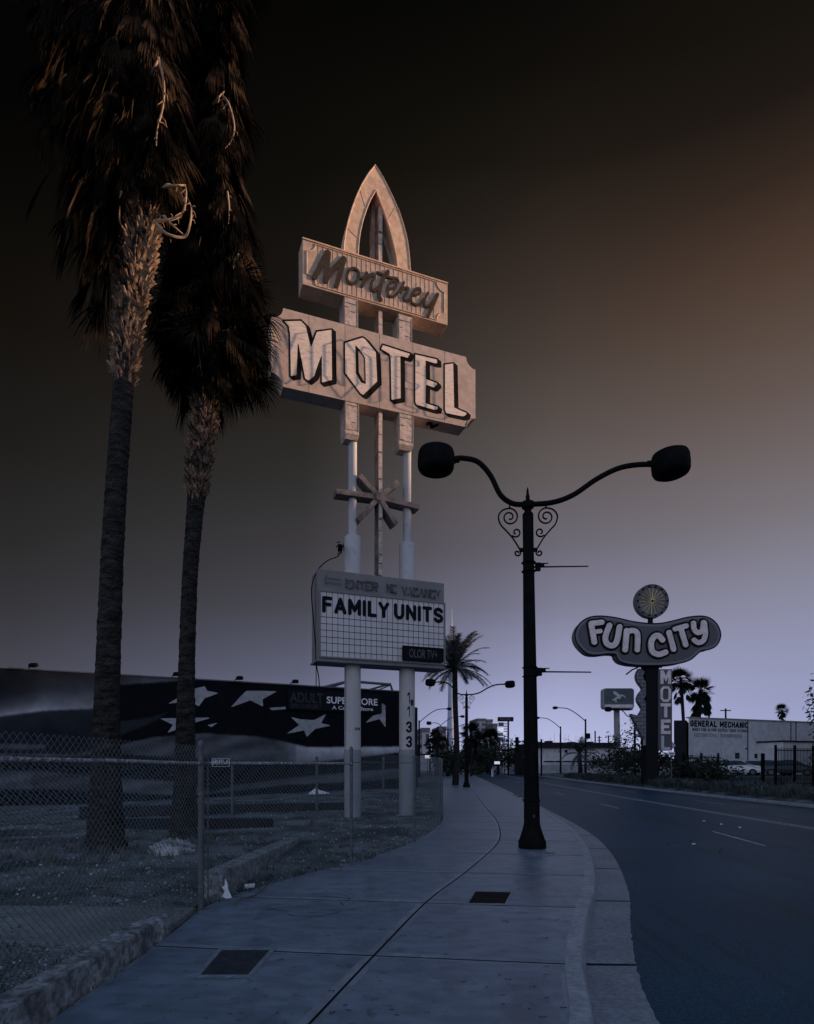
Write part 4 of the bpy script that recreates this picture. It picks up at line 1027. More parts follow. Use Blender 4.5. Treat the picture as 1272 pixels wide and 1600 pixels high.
# street number on the right post, and a small plate
def post_text(tc_, s, x0, x1, y0, y1, mtl, name, bold=0.03):
    """lettering bent round the post"""
    fr0 = Frame((0, 0, 0), 0); m = MB()
    m = sdf_mesh(m, Frame((0, 0, 0), 0), stroke_prims(s, 0, 0.62*len(s), 0, 1, 0.1, 0.12), 0.03, None, 0.0); mx_ = max(v[0] for v in m.v); m.v = [(v[0]/mx_, v[1], v[2]) for v in m.v]
    c = SG.w(tc_, 0); rad = 0.2685; v2 = []
    def ang(x):
        k = (x-CX)/F
        best = min(range(-85, 86), key=lambda a: abs((c.x+rad*math.sin(R(a)))/(c.y-rad*math.cos(R(a)))-k)); return R(best)
    A0, A1 = ang(x0), ang(x1); Yf = c.y-rad; z1v = CH+(HY-y0)/F*Yf; z0v = CH+(HY-y1)/F*Yf
    for v in m.v:
        a = A0+(A1-A0)*v[0]; v2.append((c.x+rad*math.sin(a), c.y-rad*math.cos(a), z0v+(z1v-z0v)*v[2]))
    m.v = v2; return sb(name, mtl, m)
for s, y0, y1, x0, x1 in (('1', 1081, 1099, 636.5, 640.5), ('1', 1103, 1121, 636.5, 640.5), ('3', 1127, 1145, 634.5, 643.5), ('3', 1150, 1168, 634.5, 644)):
    post_text(tR, s, x0, x1, y0, y1, M['navy'], 'house_number')
post_text(tL, 'SON', 554.5, 562.5, 1136.5, 1141, M['navy'], 'stencil', 0.02)
c = SG.w(tR, 0)
m = MB().box((c.x+0.17, c.y-0.235, CH+(HY-1097)/F*20.3), (0.1, 0.02, 0.19), Matrix.Rotation(R(35), 3, 'Z')); sb('small_plate', M['sign_dull'], m)
# conduit strap and the loop of loose cable on the left post
c = SG.w(tL, 0); m = MB()
m.tube([(c.x-0.22, c.y-0.17, 2.3), (c.x-0.22, c.y-0.17, 4.9)], 0.03, 8); sb('conduit', M['post_base'], m, smooth=True)
cab = thing('loose_cable', 'black loose cable looping down past the left edge of the reader board', 'cable', P(530, 862, 19.7))
def cpt(x, y, Y=19.35): return P(x, y, Y)
q = catmull([cpt(537, 850, 19.8), cpt(529, 868, 19.6), cpt(512, 876), cpt(497, 890), cpt(488, 912), cpt(487, 935), cpt(490, 970), cpt(493, 1010), cpt(494, 1035), cpt(498, 1058, 19.5), cpt(499, 1074, 19.6)], 6)
MB().tube(q, 0.017, 6).build('cable', M['black'], cab, root=cab)
q = catmull([cpt(496, 905), cpt(494, 912), cpt(494, 960), cpt(494, 1030), cpt(494, 1060), cpt(494, 1074)], 5)
MB().tube(q, 0.015, 6).build('cable', M['black'], cab, root=cab)
m = MB(); rr = random.Random(1)
for i in range(9):
    a = Vector(cpt(531+rr.uniform(-3, 4), 848+rr.uniform(0, 14), 19.6)); b = a+Vector((rr.uniform(-0.15, 0.1), rr.uniform(-0.1, 0.1), rr.uniform(-0.2, 0.2)))
    m.tube([a, (a+b)/2+Vector((0.04, 0, 0.04)), b], 0.016, 5)
m.box(cpt(531, 856, 19.65), (0.12, 0.12, 0.2))
m.build('clamp', M['black'], cab, root=cab)

# ------------------------------------------------------------------ fan palms
def fan_leaf(mb, base, d, pet, rad, nb, spread, droop, rnd, w=0.03, seg=3):
    """a petiole and a fan of narrow blades"""
    d = d.normalized(); g_ = Vector((0, 0, -1))
    side = d.cross(g_)
    side = side.normalized() if side.length > 0.05 else Vector((rnd.gauss(0, 1), rnd.gauss(0, 1), 0)).normalized()
    up = side.cross(d).normalized()
    roll = rnd.uniform(-0.6, 0.6); side, up = side*math.cos(roll)+up*math.sin(roll), up*math.cos(roll)-side*math.sin(roll)
    h = base+d*pet+g_*pet*0.12*droop
    mb.tube([base, base+d*pet*0.5, h], [0.016, 0.012, 0.008], 4, cap=False)
    for i in range(nb):
        a = R(spread)*(2*(i+0.5)/nb-1)+rnd.uniform(-0.05, 0.05); v = d*math.cos(a)+side*math.sin(a)
        L_ = rad*(0.75+0.3*math.cos(a))*rnd.uniform(0.85, 1.1); p = h; dirv = v; wv = w*rnd.uniform(0.7, 1.2)
        nrm = (up*math.cos(a*0.3)+side*0.2).normalized(); ws = v.cross(nrm).normalized()
        pts = [p]
        for s in range(seg):
            dirv = (dirv+g_*droop*(0.15+0.5*s/seg)*rnd.uniform(0.8, 1.3)).normalized(); p = p+dirv*L_/seg; pts.append(p)
        vs = []
        for s, q in enumerate(pts):
            k = [0.35, 1.0, 0.75, 0.06][s] if seg == 3 else [0.5, 1.0, 0.08][s]
            vs += [q-ws*wv*k, q+ws*wv*k]
        mb.add(vs, [(2*s, 2*s+1, 2*s+3, 2*s+2) for s in range(seg)])
def trunk_tube(mb, path, rad, n=20, rough=0.012, rings=True):
    pts = catmull(path, 26); m = len(pts); k_ = len(rad)
    rs = [float(np.interp(i/(m-1)*(k_-1), range(k_), rad)) for i in range(m)]
    vs = []
    for i, p in enumerate(pts):
        for k in range(n):
            a = 2*math.pi*k/n; r = rs[i]*(1+mnoise.noise(Vector((math.cos(a)*2.2, math.sin(a)*2.2, p.z*5)))*0.05+mnoise.noise(Vector((math.cos(a)*6, math.sin(a)*6, p.z*18)))*0.07)
            if rings: r += rough*0.35*math.sin(p.z*38+mnoise.noise(Vector((a, p.z, 0)))*3.5)
            vs.append((p.x+r*math.cos(a), p.y+r*math.sin(a), p.z))
    fs = [(i*n+k, i*n+(k+1) % n, (i+1)*n+(k+1) % n, (i+1)*n+k) for i in range(m-1) for k in range(n)]
    mb.add(vs, fs); return pts, rs
def big_palm(name_lbl, Y, trunk_px, rad, boots, skirt, live, seed, extra_stalks, clear=None):
    rnd = random.Random(seed)
    base = P(*trunk_px[0], Y); root = thing('fan_palm', name_lbl, 'palm tree', (base.x, Y, 0), 'tall fan palms by the fence')
    path = [P(x, y, Y) for x, y in trunk_px]
    mb = MB(); pts, rs = trunk_tube(mb, path, rad); tk = mb.build('trunk', M['trunk'], root, smooth=False, root=root)
    # old leaf bases ("boots") on the upper trunk
    mb = MB()
    zb, zt, nbt = boots
    def cen(z):
        i = int(np.interp(z, [p.z for p in pts], range(len(pts)))); return pts[i], rs[i]
    for i in range(int(nbt*1.9)):
        z = zt-(zt-zb)*rnd.random()**1.3*1.06; p, r = cen(z); a = rnd.random()*6.283; d = Vector((math.cos(a), math.sin(a), 0)); s = Vector((-d.y, d.x, 0))
        b = p+d*r*0.82; b.z = z; l = rnd.uniform(0.06, 0.26); w = rnd.uniform(0.015, 0.055); out = rnd.uniform(0.02, 0.15)
        tw = s*rnd.uniform(-0.11, 0.11)
        vs = [b-s*w, b+s*w, b+d*out+tw+Vector((0, 0, l))+s*w*0.5, b+d*out+tw+Vector((0, 0, l))-s*w*0.5, b+d*0.03-s*w*0.6+Vector((0, 0, -0.02)), b+d*0.03+s*w*0.6+Vector((0, 0, -0.02)), b+d*(out+0.025)+tw+Vector((0, 0, l*0.95))+s*w*0.35, b+d*(out+0.025)+tw+Vector((0, 0, l*0.95))-s*w*0.35]
        mb.add(vs, [(0, 1, 2, 3), (4, 7, 6, 5), (0, 4, 5, 1), (1, 5, 6, 2), (2, 6, 7, 3), (3, 7, 4, 0)])
    mb.build('leaf_bases', M['boot'], root, root=root)
    # hanging skirt of dead leaves: rows of (z, left extent, right extent, number)
    mb = MB()
    for z0, z1, el, er, n in skirt:
        for i in range(int(n*1.3)):
            z = z0+(z1-z0)*rnd.random(); p, r = cen(min(z, pts[-1].z-0.1)); a = rnd.random()*6.283
            if clear and z < clear and math.cos(a) > -0.25: continue
            ex = (er if math.cos(a) > 0 else el); rr_ = (r*0.7)+(max(0, ex-0.5))*rnd.random()**0.7
            d = Vector((math.cos(a), math.sin(a)*0.8, 0)); b = Vector((p.x, p.y, z+0.5))+d*rr_
            down = (d*rnd.uniform(0.12, 0.75)+Vector((0, 0, -1))).normalized()
            fan_leaf(mb, b, down, rnd.uniform(0.2, 0.5), rnd.uniform(0.6, 1.15), 15, rnd.uniform(10, 38), rnd.uniform(0.5, 1.1), rnd, 0.015)
    sk = mb.build('dead_leaf_skirt', M['dead_frond'], root, root=root)
    mb = MB()
    for z0, z1, el, er, n, tilt in live:
        for i in range(n):
            z = z0+(z1-z0)*rnd.random(); p, r = cen(min(z, pts[-1].z-0.05)); a = rnd.random()*6.283
            ex = (er if math.cos(a) > 0 else el)
            d = Vector((math.cos(a), math.sin(a), rnd.uniform(*tilt)))
            b = Vector((p.x, p.y, z))+Vector((math.cos(a), math.sin(a), 0))*r
            fan_leaf(mb, b, d, max(0.2, (ex-0.75)*rnd.uniform(0.5, 1.0)), rnd.uniform(0.65, 0.95), 24, rnd.uniform(55, 95), rnd.uniform(0.5, 1.1), rnd, 0.015)
    mb.build('leaf_crown', M['frond'], root, root=root)
    for pth in extra_stalks:
        mb = MB()
        q = catmull([P(x, y, Y-0.45-0.1*(i % 2)) for i, (x, y) in enumerate(pth)], 6)
        mb.tube(q, [0.03-0.02*i/len(q) for i in range(len(q))], 6)
        for k in range(2, len(q)-1, 2):
            if rnd.random() < 0.6:
                e = q[k]+Vector((rnd.uniform(-0.14, 0.1), rnd.uniform(-0.1, 0.1), rnd.uniform(-0.22, 0.05))); mb.tube([q[k], (q[k]+e)/2+Vector((0.02, 0, 0.02)), e], [0.012, 0.009, 0.004], 5)
        mb.build('flower_stalk', M['stalk'], root, root=root)
    return root
Y1 = 12.1
def Z(y, Y): return CH+(HY-y)/F*Y
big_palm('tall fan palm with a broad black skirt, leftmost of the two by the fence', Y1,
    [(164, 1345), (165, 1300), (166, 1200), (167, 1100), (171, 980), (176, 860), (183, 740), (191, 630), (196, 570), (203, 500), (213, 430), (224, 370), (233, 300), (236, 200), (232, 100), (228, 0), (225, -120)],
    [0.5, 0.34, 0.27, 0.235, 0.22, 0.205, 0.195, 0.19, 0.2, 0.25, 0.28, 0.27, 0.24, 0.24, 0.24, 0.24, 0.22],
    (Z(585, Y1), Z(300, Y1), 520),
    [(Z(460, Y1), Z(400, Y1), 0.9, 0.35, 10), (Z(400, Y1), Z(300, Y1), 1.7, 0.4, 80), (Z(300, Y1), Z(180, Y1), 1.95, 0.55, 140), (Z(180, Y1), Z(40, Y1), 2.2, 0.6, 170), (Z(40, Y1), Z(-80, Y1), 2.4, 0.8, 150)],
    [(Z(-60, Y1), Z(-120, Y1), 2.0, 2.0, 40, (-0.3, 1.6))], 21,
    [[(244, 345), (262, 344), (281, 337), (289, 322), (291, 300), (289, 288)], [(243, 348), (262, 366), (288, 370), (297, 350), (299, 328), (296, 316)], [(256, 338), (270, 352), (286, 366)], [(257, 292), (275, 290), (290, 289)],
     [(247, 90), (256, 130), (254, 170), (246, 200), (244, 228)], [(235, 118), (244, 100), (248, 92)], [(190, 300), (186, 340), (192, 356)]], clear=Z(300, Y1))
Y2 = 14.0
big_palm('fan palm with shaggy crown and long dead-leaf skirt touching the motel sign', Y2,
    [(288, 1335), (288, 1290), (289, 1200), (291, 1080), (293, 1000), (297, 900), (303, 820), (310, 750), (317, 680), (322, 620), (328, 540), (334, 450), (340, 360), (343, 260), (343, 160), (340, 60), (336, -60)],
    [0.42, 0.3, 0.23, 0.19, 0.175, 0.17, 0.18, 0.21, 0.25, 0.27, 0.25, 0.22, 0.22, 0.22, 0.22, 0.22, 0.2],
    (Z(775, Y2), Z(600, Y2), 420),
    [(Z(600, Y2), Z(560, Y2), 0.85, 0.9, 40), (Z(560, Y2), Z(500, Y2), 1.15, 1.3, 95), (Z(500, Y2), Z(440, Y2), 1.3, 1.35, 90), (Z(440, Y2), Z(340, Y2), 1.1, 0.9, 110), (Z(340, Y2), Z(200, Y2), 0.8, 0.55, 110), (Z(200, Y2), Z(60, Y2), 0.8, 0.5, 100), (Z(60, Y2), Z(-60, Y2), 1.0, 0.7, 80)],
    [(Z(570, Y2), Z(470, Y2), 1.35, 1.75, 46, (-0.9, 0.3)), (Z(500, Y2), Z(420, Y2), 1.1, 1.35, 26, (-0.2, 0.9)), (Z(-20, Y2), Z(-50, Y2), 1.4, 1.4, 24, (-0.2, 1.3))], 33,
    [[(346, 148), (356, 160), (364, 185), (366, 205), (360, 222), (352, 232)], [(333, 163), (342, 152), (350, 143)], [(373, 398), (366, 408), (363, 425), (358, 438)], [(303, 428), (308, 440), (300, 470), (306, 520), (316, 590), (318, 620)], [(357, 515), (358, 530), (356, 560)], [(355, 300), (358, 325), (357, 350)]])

# feather palm by the sidewalk
def feather_palm(name, label, X, Y, zc, L_, nfr, rtr, seed, droop=1.0, group=None):
    rnd = random.Random(seed); root = thing(name, label, 'palm tree', (X, Y, 0), group)
    mb = MB(); trunk_tube(mb, [Vector((X-0.1, Y, -0.1)), Vector((X, Y, zc*0.35)), Vector((X-0.12, Y, zc*0.7)), Vector((X-0.15, Y, zc))], [rtr*1.25, rtr, rtr*0.9, rtr*0.95, rtr*0.9], 12); mb.build('trunk', M['trunk'], root, root=root)
    mb = MB(); c = Vector((X-0.15, Y, zc))
    for i in range(nfr):
        a = 2*math.pi*i/nfr*2.4+rnd.uniform(-0.2, 0.2); el = rnd.uniform(-0.35, 1.35); l = L_*rnd.uniform(0.8, 1.08)
        d = Vector((math.cos(a)*math.cos(el), math.sin(a)*math.cos(el), math.sin(el))); p = c.copy(); pts = [p.copy()]
        for s in range(9):
            d = (d+Vector((0, 0, -1))*0.05*droop*(1+s*0.33)).normalized(); p = p+d*l/9; pts.append(p.copy())
        mb.tube(pts, [0.035*(1-s/10.5) for s in range(10)], 4, cap=False)
        for s in range(1, 9):
            for sub in range(4):
                q = pts[s].lerp(pts[s+1] if s < 9 else pts[s], sub/4) if s < 9 else pts[s]
                dd = (pts[min(s+1, 9)]-pts[s-1]).normalized(); sd_ = dd.cross(Vector((0, 0, 1)))
                sd_ = sd_.normalized() if sd_.length > 0.01 else Vector((1, 0, 0)); ll = l*0.2*(1.15-abs(s-4)/7)
                for sg_ in (-1, 1):
                    e = q+(sd_*sg_*0.8+dd*0.6+Vector((0, 0, -0.35*rnd.random()))).normalized()*ll*rnd.uniform(0.8, 1.1); w = dd*0.04*(L_/3)
                    mb.add([q-w, q+w, e], [(0, 1, 2)])
    mb.build('fronds', M['frond_grey'], root, root=root); return root
feather_palm('date_palm', 'feather-leaved date palm with arching fronds beside the second double street lamp', 4.2, 52, 9.9, 3.5, 58, 0.24, 5)

def small_fan(label, X, Y, zc, rad, trunk_r, seed, skirt=0, lean=0.0, group=None):
    rnd = random.Random(seed); root = thing('fan_palm', label, 'palm tree', (X, Y, 0), group)
    MB().tube([Vector((X+lean, Y, -0.2)), Vector((X+lean*0.6, Y, zc*0.5)), Vector((X, Y, zc))], [trunk_r*1.2, trunk_r, trunk_r*1.1], 8).build('trunk', M['trunk'], root, root=root)
    mb = MB(); c = Vector((X, Y, zc))
    for i in range(62):
        a = rnd.random()*6.283; el = rnd.uniform(-1.0, 1.35); d = Vector((math.cos(a)*math.cos(el), math.sin(a)*math.cos(el), math.sin(el)))
        fan_leaf(mb, c, d, rad*rnd.uniform(0.3, 0.5), rad*0.52, 14, 75, 0.5, rnd, 0.022*rad, seg=2)
    for i in range(skirt):
        a = rnd.random()*6.283; d = Vector((math.cos(a)*0.35, math.sin(a)*0.35, -1)); b = c+Vector((math.cos(a)*rad*0.3, math.sin(a)*rad*0.3, -rad*1.1*rnd.random()))
        fan_leaf(mb, b, d, rad*0.2, rad*0.5, 9, 40, 0.3, rnd, 0.06*rad, seg=2)
    mb.build('crown', M['frond'], root, root=root); return root
def PX(x, Y): return (x-CX)/F*Y
small_fan('slimmer fan palm just right of the vertical motel lettering', PX(1064, 84), 84, Z(1063, 84), 2.3, 0.22, 3, 6, lean=0.7, group='fan palms behind the garage')
small_fan('fuller fan palm with thick skirt above the garage wall corner', PX(1095, 84), 84, Z(1078, 84), 2.3, 0.26, 4, 34, lean=-0.7, group='fan palms behind the garage')
small_fan('tiny distant fan palm standing alone above the long white garage wall', PX(1222, 110), 110, Z(1110, 110), 1.5, 0.14, 5, 8, lean=0.25, group='fan palms behind the garage')
for i, (px, py, Y, rd, lb) in enumerate(((681, 1150, 100, 1.4, 'small distant palm at the left end of the far row, left of the sidewalk'), (736, 1147, 90, 2.2, 'bushy distant palm right behind the second double street lamp'),
        (749, 1158, 120, 1.9, 'slim distant palm between the second lamp and the high-rise'), (766, 1153, 110, 2.2, 'palm in front of the high-rise foot with a thin trunk'), (692, 1160, 130, 1.9, 'small distant palm just left of the date palm trunk'), (672, 1163, 120, 1.6, 'low distant palm beside the numbered sign post'))):
    small_fan(lb, PX(px, Y), Y, Z(py, Y), rd, 0.16, 40+i, 10, group='distant palms down the street')
feather_palm('drooping_palm', 'low drooping palm with heavy arching fronds before the white motel wall', PX(907, 78), 78, Z(1178, 78), 2.9, 30, 0.3, 15, 1.6)

# leafy trees and bushes
def leafy(name, label, X, Y, zc, rx, rz, n, seed, mtl='leaf', trunk=True, ls=0.16, group=None, cat='tree'):
    rnd = random.Random(seed); root = thing(name, label, cat, (X, Y, 0), group)
    if trunk:
        mb = MB().tube([(X, Y, -0.3), (X+0.1, Y, zc*0.4), (X, Y, zc)], [0.2*rx/2, 0.13*rx/2, 0.05], 7)
        for i in range(5):
            a = rnd.random()*6.28; mb.tube([(X, Y, zc*0.5), (X+rx*0.35*math.cos(a), Y+rx*0.35*math.sin(a), zc*0.8), (X+rx*0.7*math.cos(a), Y+rx*0.7*math.sin(a), zc+rz*0.4*rnd.random())], [0.07*rx/2, 0.04*rx/2, 0.015], 5)
        mb.build('trunk', M['trunk'], root, root=root)
    mb = MB(); cl = [(rnd.gauss(0, 0.45), rnd.gauss(0, 0.45), rnd.gauss(0, 0.45)) for _ in range(16)]
    for i in range(n):
        c = rnd.choice(cl); s = 0.33; v = Vector(((c[0]+rnd.gauss(0, s)*0.8)*rx, (c[1]+rnd.gauss(0, s)*0.8)*rx, (c[2]+rnd.gauss(0, s)*0.8)*rz)); p = Vector((X, Y, zc))+v
        if p.z < 0: p.z = -p.z*0.5
        q = Vector((rnd.gauss(0, 1), rnd.gauss(0, 1), rnd.gauss(0, 1))).normalized(); s2 = q.orthogonal().normalized(); l = ls*rnd.uniform(0.6, 1.4)
        mb.add([p-q*l, p-s2*l*0.45, p+q*l, p+s2*l*0.45], [(0, 1, 2, 3)])
    mb.build('crown', M[mtl], root, root=root); return root
for a in ((712, 1186, 120, 3.4, 3.0, 'dark round street tree behind the date palm trunk'), (738, 1188, 105, 2.6, 2.2, 'dark low tree right of the second double street lamp'), (778, 1184, 120, 4.0, 2.9, 'wide dark tree left of the thin lattice sign'), (762, 1190, 135, 3.2, 2.2, 'dark tree at the foot of the small palm by the high-rise'), (697, 1190, 90, 1.7, 1.7, 'low dark tree at the end of the sidewalk fence'), (803, 1192, 140, 2.6, 1.8, 'dark clipped tree under the traffic signal')):
    leafy('street_tree', a[5], PX(a[0], a[2]), a[2], Z(a[1], a[2]), a[3], a[4], 1300, int(a[0]), ls=0.3, group='street trees far down the road')
for a in ((985, 1178, 66, 2.6, 2.0, 'dense dark shrub left of the tiled arrow'), (1000, 1188, 60, 2.8, 1.3, 'dark hedge at the foot of the tiled arrow'), (1020, 1192, 56, 2.0, 1.1, 'low dark hedge in front of the pylon base'), (970, 1190, 72, 2.2, 1.3, 'dark shrub under the bird billboard'), (945, 1192, 85, 2.0, 1.2, 'low shrub right of the drooping palm'), (1090, 1206, 50, 2.2, 0.8, 'low dark bush before the garage wall corner'), (1118, 1204, 47, 1.6, 0.9, 'round dark bush by the garage parking')):
    leafy('shrub', a[5], PX(a[0], a[2]), a[2], max(Z(a[1], a[2]), 0.7), a[3], a[4], 900, int(a[0]), trunk=False, ls=0.2, group='shrubs across the road', cat='shrub')
leafy('street_tree', 'leafy tree poking in at the right edge above the iron fence', PX(1285, 38), 38, Z(1135, 38), 0.75, 1.9, 620, 77, ls=0.16)

# ------------------------------------------------------------------ street lamps
def spiral(c, r0, r1, a0, turns, sgn, n=26):
    out = []
    for i in range(n+1):
        t = i/n; r = r0+(r1-r0)*t; a = R(a0)+sgn*turns*2*math.pi*t; out.append((c[0]+r*math.cos(a), c[1]+r*math.sin(a)))
    return out
def double_lamp(label, X, Y, Ll, Lr, hi=True, yaw=0.0, group='double-armed street lamps'):
    t = thing('street_lamp', label, 'street lamp', (X, Y, 0), group)
    fr = Frame((X, Y, 0), yaw)
    def b(mb, name, parent=None, smooth=True): return mb.build(name, M['iron'], parent or t, smooth=smooth, root=t)
    ns = 8 if hi else 6
    base = b(MB().lathe((X, Y, 0), [(0.285, 0), (0.285, 0.14), (0.265, 0.17), (0.2, 0.36), (0.165, 0.5), (0.16, 0.94), (0.178, 0.97), (0.165, 1.0)], 8, R(22.5)), 'base', smooth=False)
    pole = b(MB().lathe((X, Y, 0), [(0.155, 1.0), (0.14, 3.0), (0.112, 6.2), (0.112, 6.81)], 8 if hi else 6, R(22.5)), 'pole', smooth=False)
    b(MB().lathe((X, Y, 6.81), [(0.112, 0), (0.095, 0.03), (0.07, 0.05), (0.075, 0.1), (0.125, 0.14), (0.13, 0.25), (0.055, 0.28), (0.035, 0.34), (0.045, 0.37), (0.03, 0.4), (0.022, 0.5), (0.005, 0.56)], 14), 'finial', pole)
    za = 7.02
    def arm(pts):
        return b(MB().tube([fr.w(x, z) for x, z in [(p.x, p.y) for p in catmull([Vector((a, c, 0)) for a, c in pts], 8)]], 0.052, 10), 'arm')
    kl = Ll/1.85; kr = Lr/3.0
    aL = arm([(0, za), (-0.3*kl, za+0.02), (-0.55*kl, za+0.2), (-0.75*kl, za+0.6), (-1.0*kl, za+0.88), (-1.3*kl, za+0.96), (-1.5*kl, za+0.95)])
    aR = arm([(0, za), (0.5*kr, za+0.03), (0.95*kr, za+0.18), (1.45*kr, za+0.5), (1.9*kr, za+0.71), (2.3*kr, za+0.78), (2.68*kr, za+0.78)])
    for (x, z, tilt) in ((-(Ll), za+0.93, 0.05), (Lr, za+0.8, -0.05)):
        c = fr.w(x, z)
        prof = [(0.02, -0.27), (0.26, -0.262), (0.335, -0.225), (0.37, -0.16), (0.378, -0.02), (0.37, 0.13), (0.34, 0.2), (0.27, 0.235), (0.02, 0.25)]
        m = MB().lathe((0, 0, 0), prof, 28 if hi else 14)
        rot = Matrix.Rotation(tilt, 3, 'Y'); m.v = [tuple(rot@Vector(v)+c) for v in m.v]
        lum = b(m, 'luminaire')
        m = MB().lathe((0, 0, 0), [(0.24, -0.266), (0.2, -0.28), (0.02, -0.29)], 24); m.v = [tuple(rot@Vector(v)+c) for v in m.v]
        m.build('lens', M['black'], lum, smooth=True, root=t)
        sgn = 1 if x < 0 else -1
        b(MB().tube([fr.w(x+sgn*0.34, z), fr.w(x+sgn*0.4, z), fr.w(x+sgn*0.41, z), fr.w(x+sgn*0.48, z)], [0.085, 0.07, 0.06, 0.058], 10), 'coupling', lum)
    for sg_ in (-1, 1):      # wrought scrolls
        m = MB(); r = 0.017 if hi else 0.022
        def T(pts): m.tube([fr.w(sg_*a, z) for a, z in pts], r, 6)
        T([(0.37, 7.0), (0.37, 6.93)])
        T(spiral((0.375, 6.765), 0.18, 0.04, 90, 1.55, 1, 44))
        dn = [(0.375, 6.945), (0.5, 6.915), (0.585, 6.83), (0.6, 6.73), (0.55, 6.6), (0.44, 6.48), (0.32, 6.34), (0.225, 6.19), (0.15, 6.06)]
        T([(p.x, p.y) for p in catmull([Vector((a, z, 0)) for a, z in dn], 5)])
        T([(0.34, 6.36)]+spiral((0.245, 6.45), 0.1, 0.03, -40, 1.1, -1, 24))
        T([(0.15, 6.09)]+spiral((0.225, 6.03), 0.07, 0.02, 160, 1.1, 1, 22))
        m2 = b(m, 'scroll_bracket')
        b(MB().tube([fr.w(sg_*0.1, 6.09), fr.w(sg_*0.18, 6.09)], 0.045, 8), 'bracket_collar', m2)
    return t, fr
LX, LY = PX(834, 12.55), 12.55
lamp, fl_ = double_lamp('large near street lamp with two rounded drum heads and an octagonal foot at the kerb', LX-0.03, LY, 1.86, 2.93, True)
lamp.rotation_euler = (0, R(-0.75), 0)
def banner_arm(z, L_, tilt):
    m = MB().tube([fl_.w(0.1, z), fl_.w(0.35, z), fl_.w(L_, z+tilt)], [0.02, 0.016, 0.013], 8)
    m.tube([fl_.w(0.1, z+0.07), fl_.w(0.4, z+0.07)], 0.012, 6)
    a = m.build('banner_arm', M['iron'], lamp, root=lamp)
    m = MB()
    for dz in (-0.09, 0.09): m.lathe((LX-0.03, LY, z+dz), [(0.135+0.012*(z < 5), -0.012), (0.15+0.012*(z < 5), 0), (0.135+0.012*(z < 5), 0.012)], 16)
    m.box(fl_.w(0.19, z), (0.1, 0.08, 0.16)); m.box(fl_.w(0.28, z+0.03), (0.08, 0.05, 0.06))
    m.build('clamp', M['iron'], a, root=lamp)
banner_arm(Z(886, LY), 1.22, 0.0); banner_arm(Z(1050, LY), 1.25, -0.02)
m = MB().box((LX-0.02, LY-0.158, 0.66), (0.05, 0.012, 0.06)); m.build('access_plate', M['sign_dull'], lamp, root=lamp)
double_lamp('second double street lamp with scrolls, standing at the kerb beside the date palm', PX(729, 46.6), 46.6, 2.75, 3.3, True, 0.0)
double_lamp('third double street lamp, smaller and farther, left of the second one', PX(700, 92), 92, 2.85, 3.6, False, 0.0)
double_lamp('scrolled street lamp across the road by the tiled arrow, its head under the billboard', PX(992, 69), 69, 3.0, 1.2, False, 0.0)
def cobra(label, X, Y, zt, L_, rise):
    t = thing('street_lamp', label, 'street lamp', (X, Y, 0), 'single-armed street lamps')
    MB().tube([(X, Y, -0.2), (X, Y, 2), (X, Y, zt+0.3)], [0.17, 0.15, 0.11], 8).build('pole', M['iron'], t, smooth=True, root=t)
    q = catmull([Vector((X, Y, zt)), Vector((X+L_*0.3, Y, zt+rise*0.55)), Vector((X+L_*0.6, Y, zt+rise*0.93)), Vector((X+L_*0.92, Y, zt+rise))], 6)
    MB().tube(q, 0.06, 6).build('arm', M['iron'], t, smooth=True, root=t)
    s = 1 if L_ > 0 else -1; c = Vector((X+L_, Y, zt+rise))
    MB().tube([c-Vector((s*0.35, 0, 0)), c-Vector((s*0.1, 0, 0)), c+Vector((s*0.25, 0, -0.02)), c+Vector((s*0.4, 0, 0.0))], [0.07, 0.2, 0.22, 0.08], 10).build('luminaire', M['iron'], t, smooth=True, root=t)
    return t
cobra('single-armed lamp just right of the numbered sign post, arm reaching right', PX(655, 85), 85, Z(1129, 85), 4.1, 1.9)
cobra('single-armed lamp behind the date palm trunk, arm reaching right', PX(684, 98), 98, Z(1138, 98), 3.9, 1.9)
c4 = cobra('single-armed street lamp across the road with a box on its pole, taller of two', PX(915, 82), 82, Z(1127, 82), -4.0, 1.8)
MB().box((PX(918.5, 82), 82, Z(1150, 82)), (0.55, 0.4, 0.7)).build('control_box', M['iron'], c4, root=c4)
cobra('single-armed street lamp across the road just right of the near lamp pole', PX(876, 100), 100, Z(1138, 100), -3.7, 1.7)

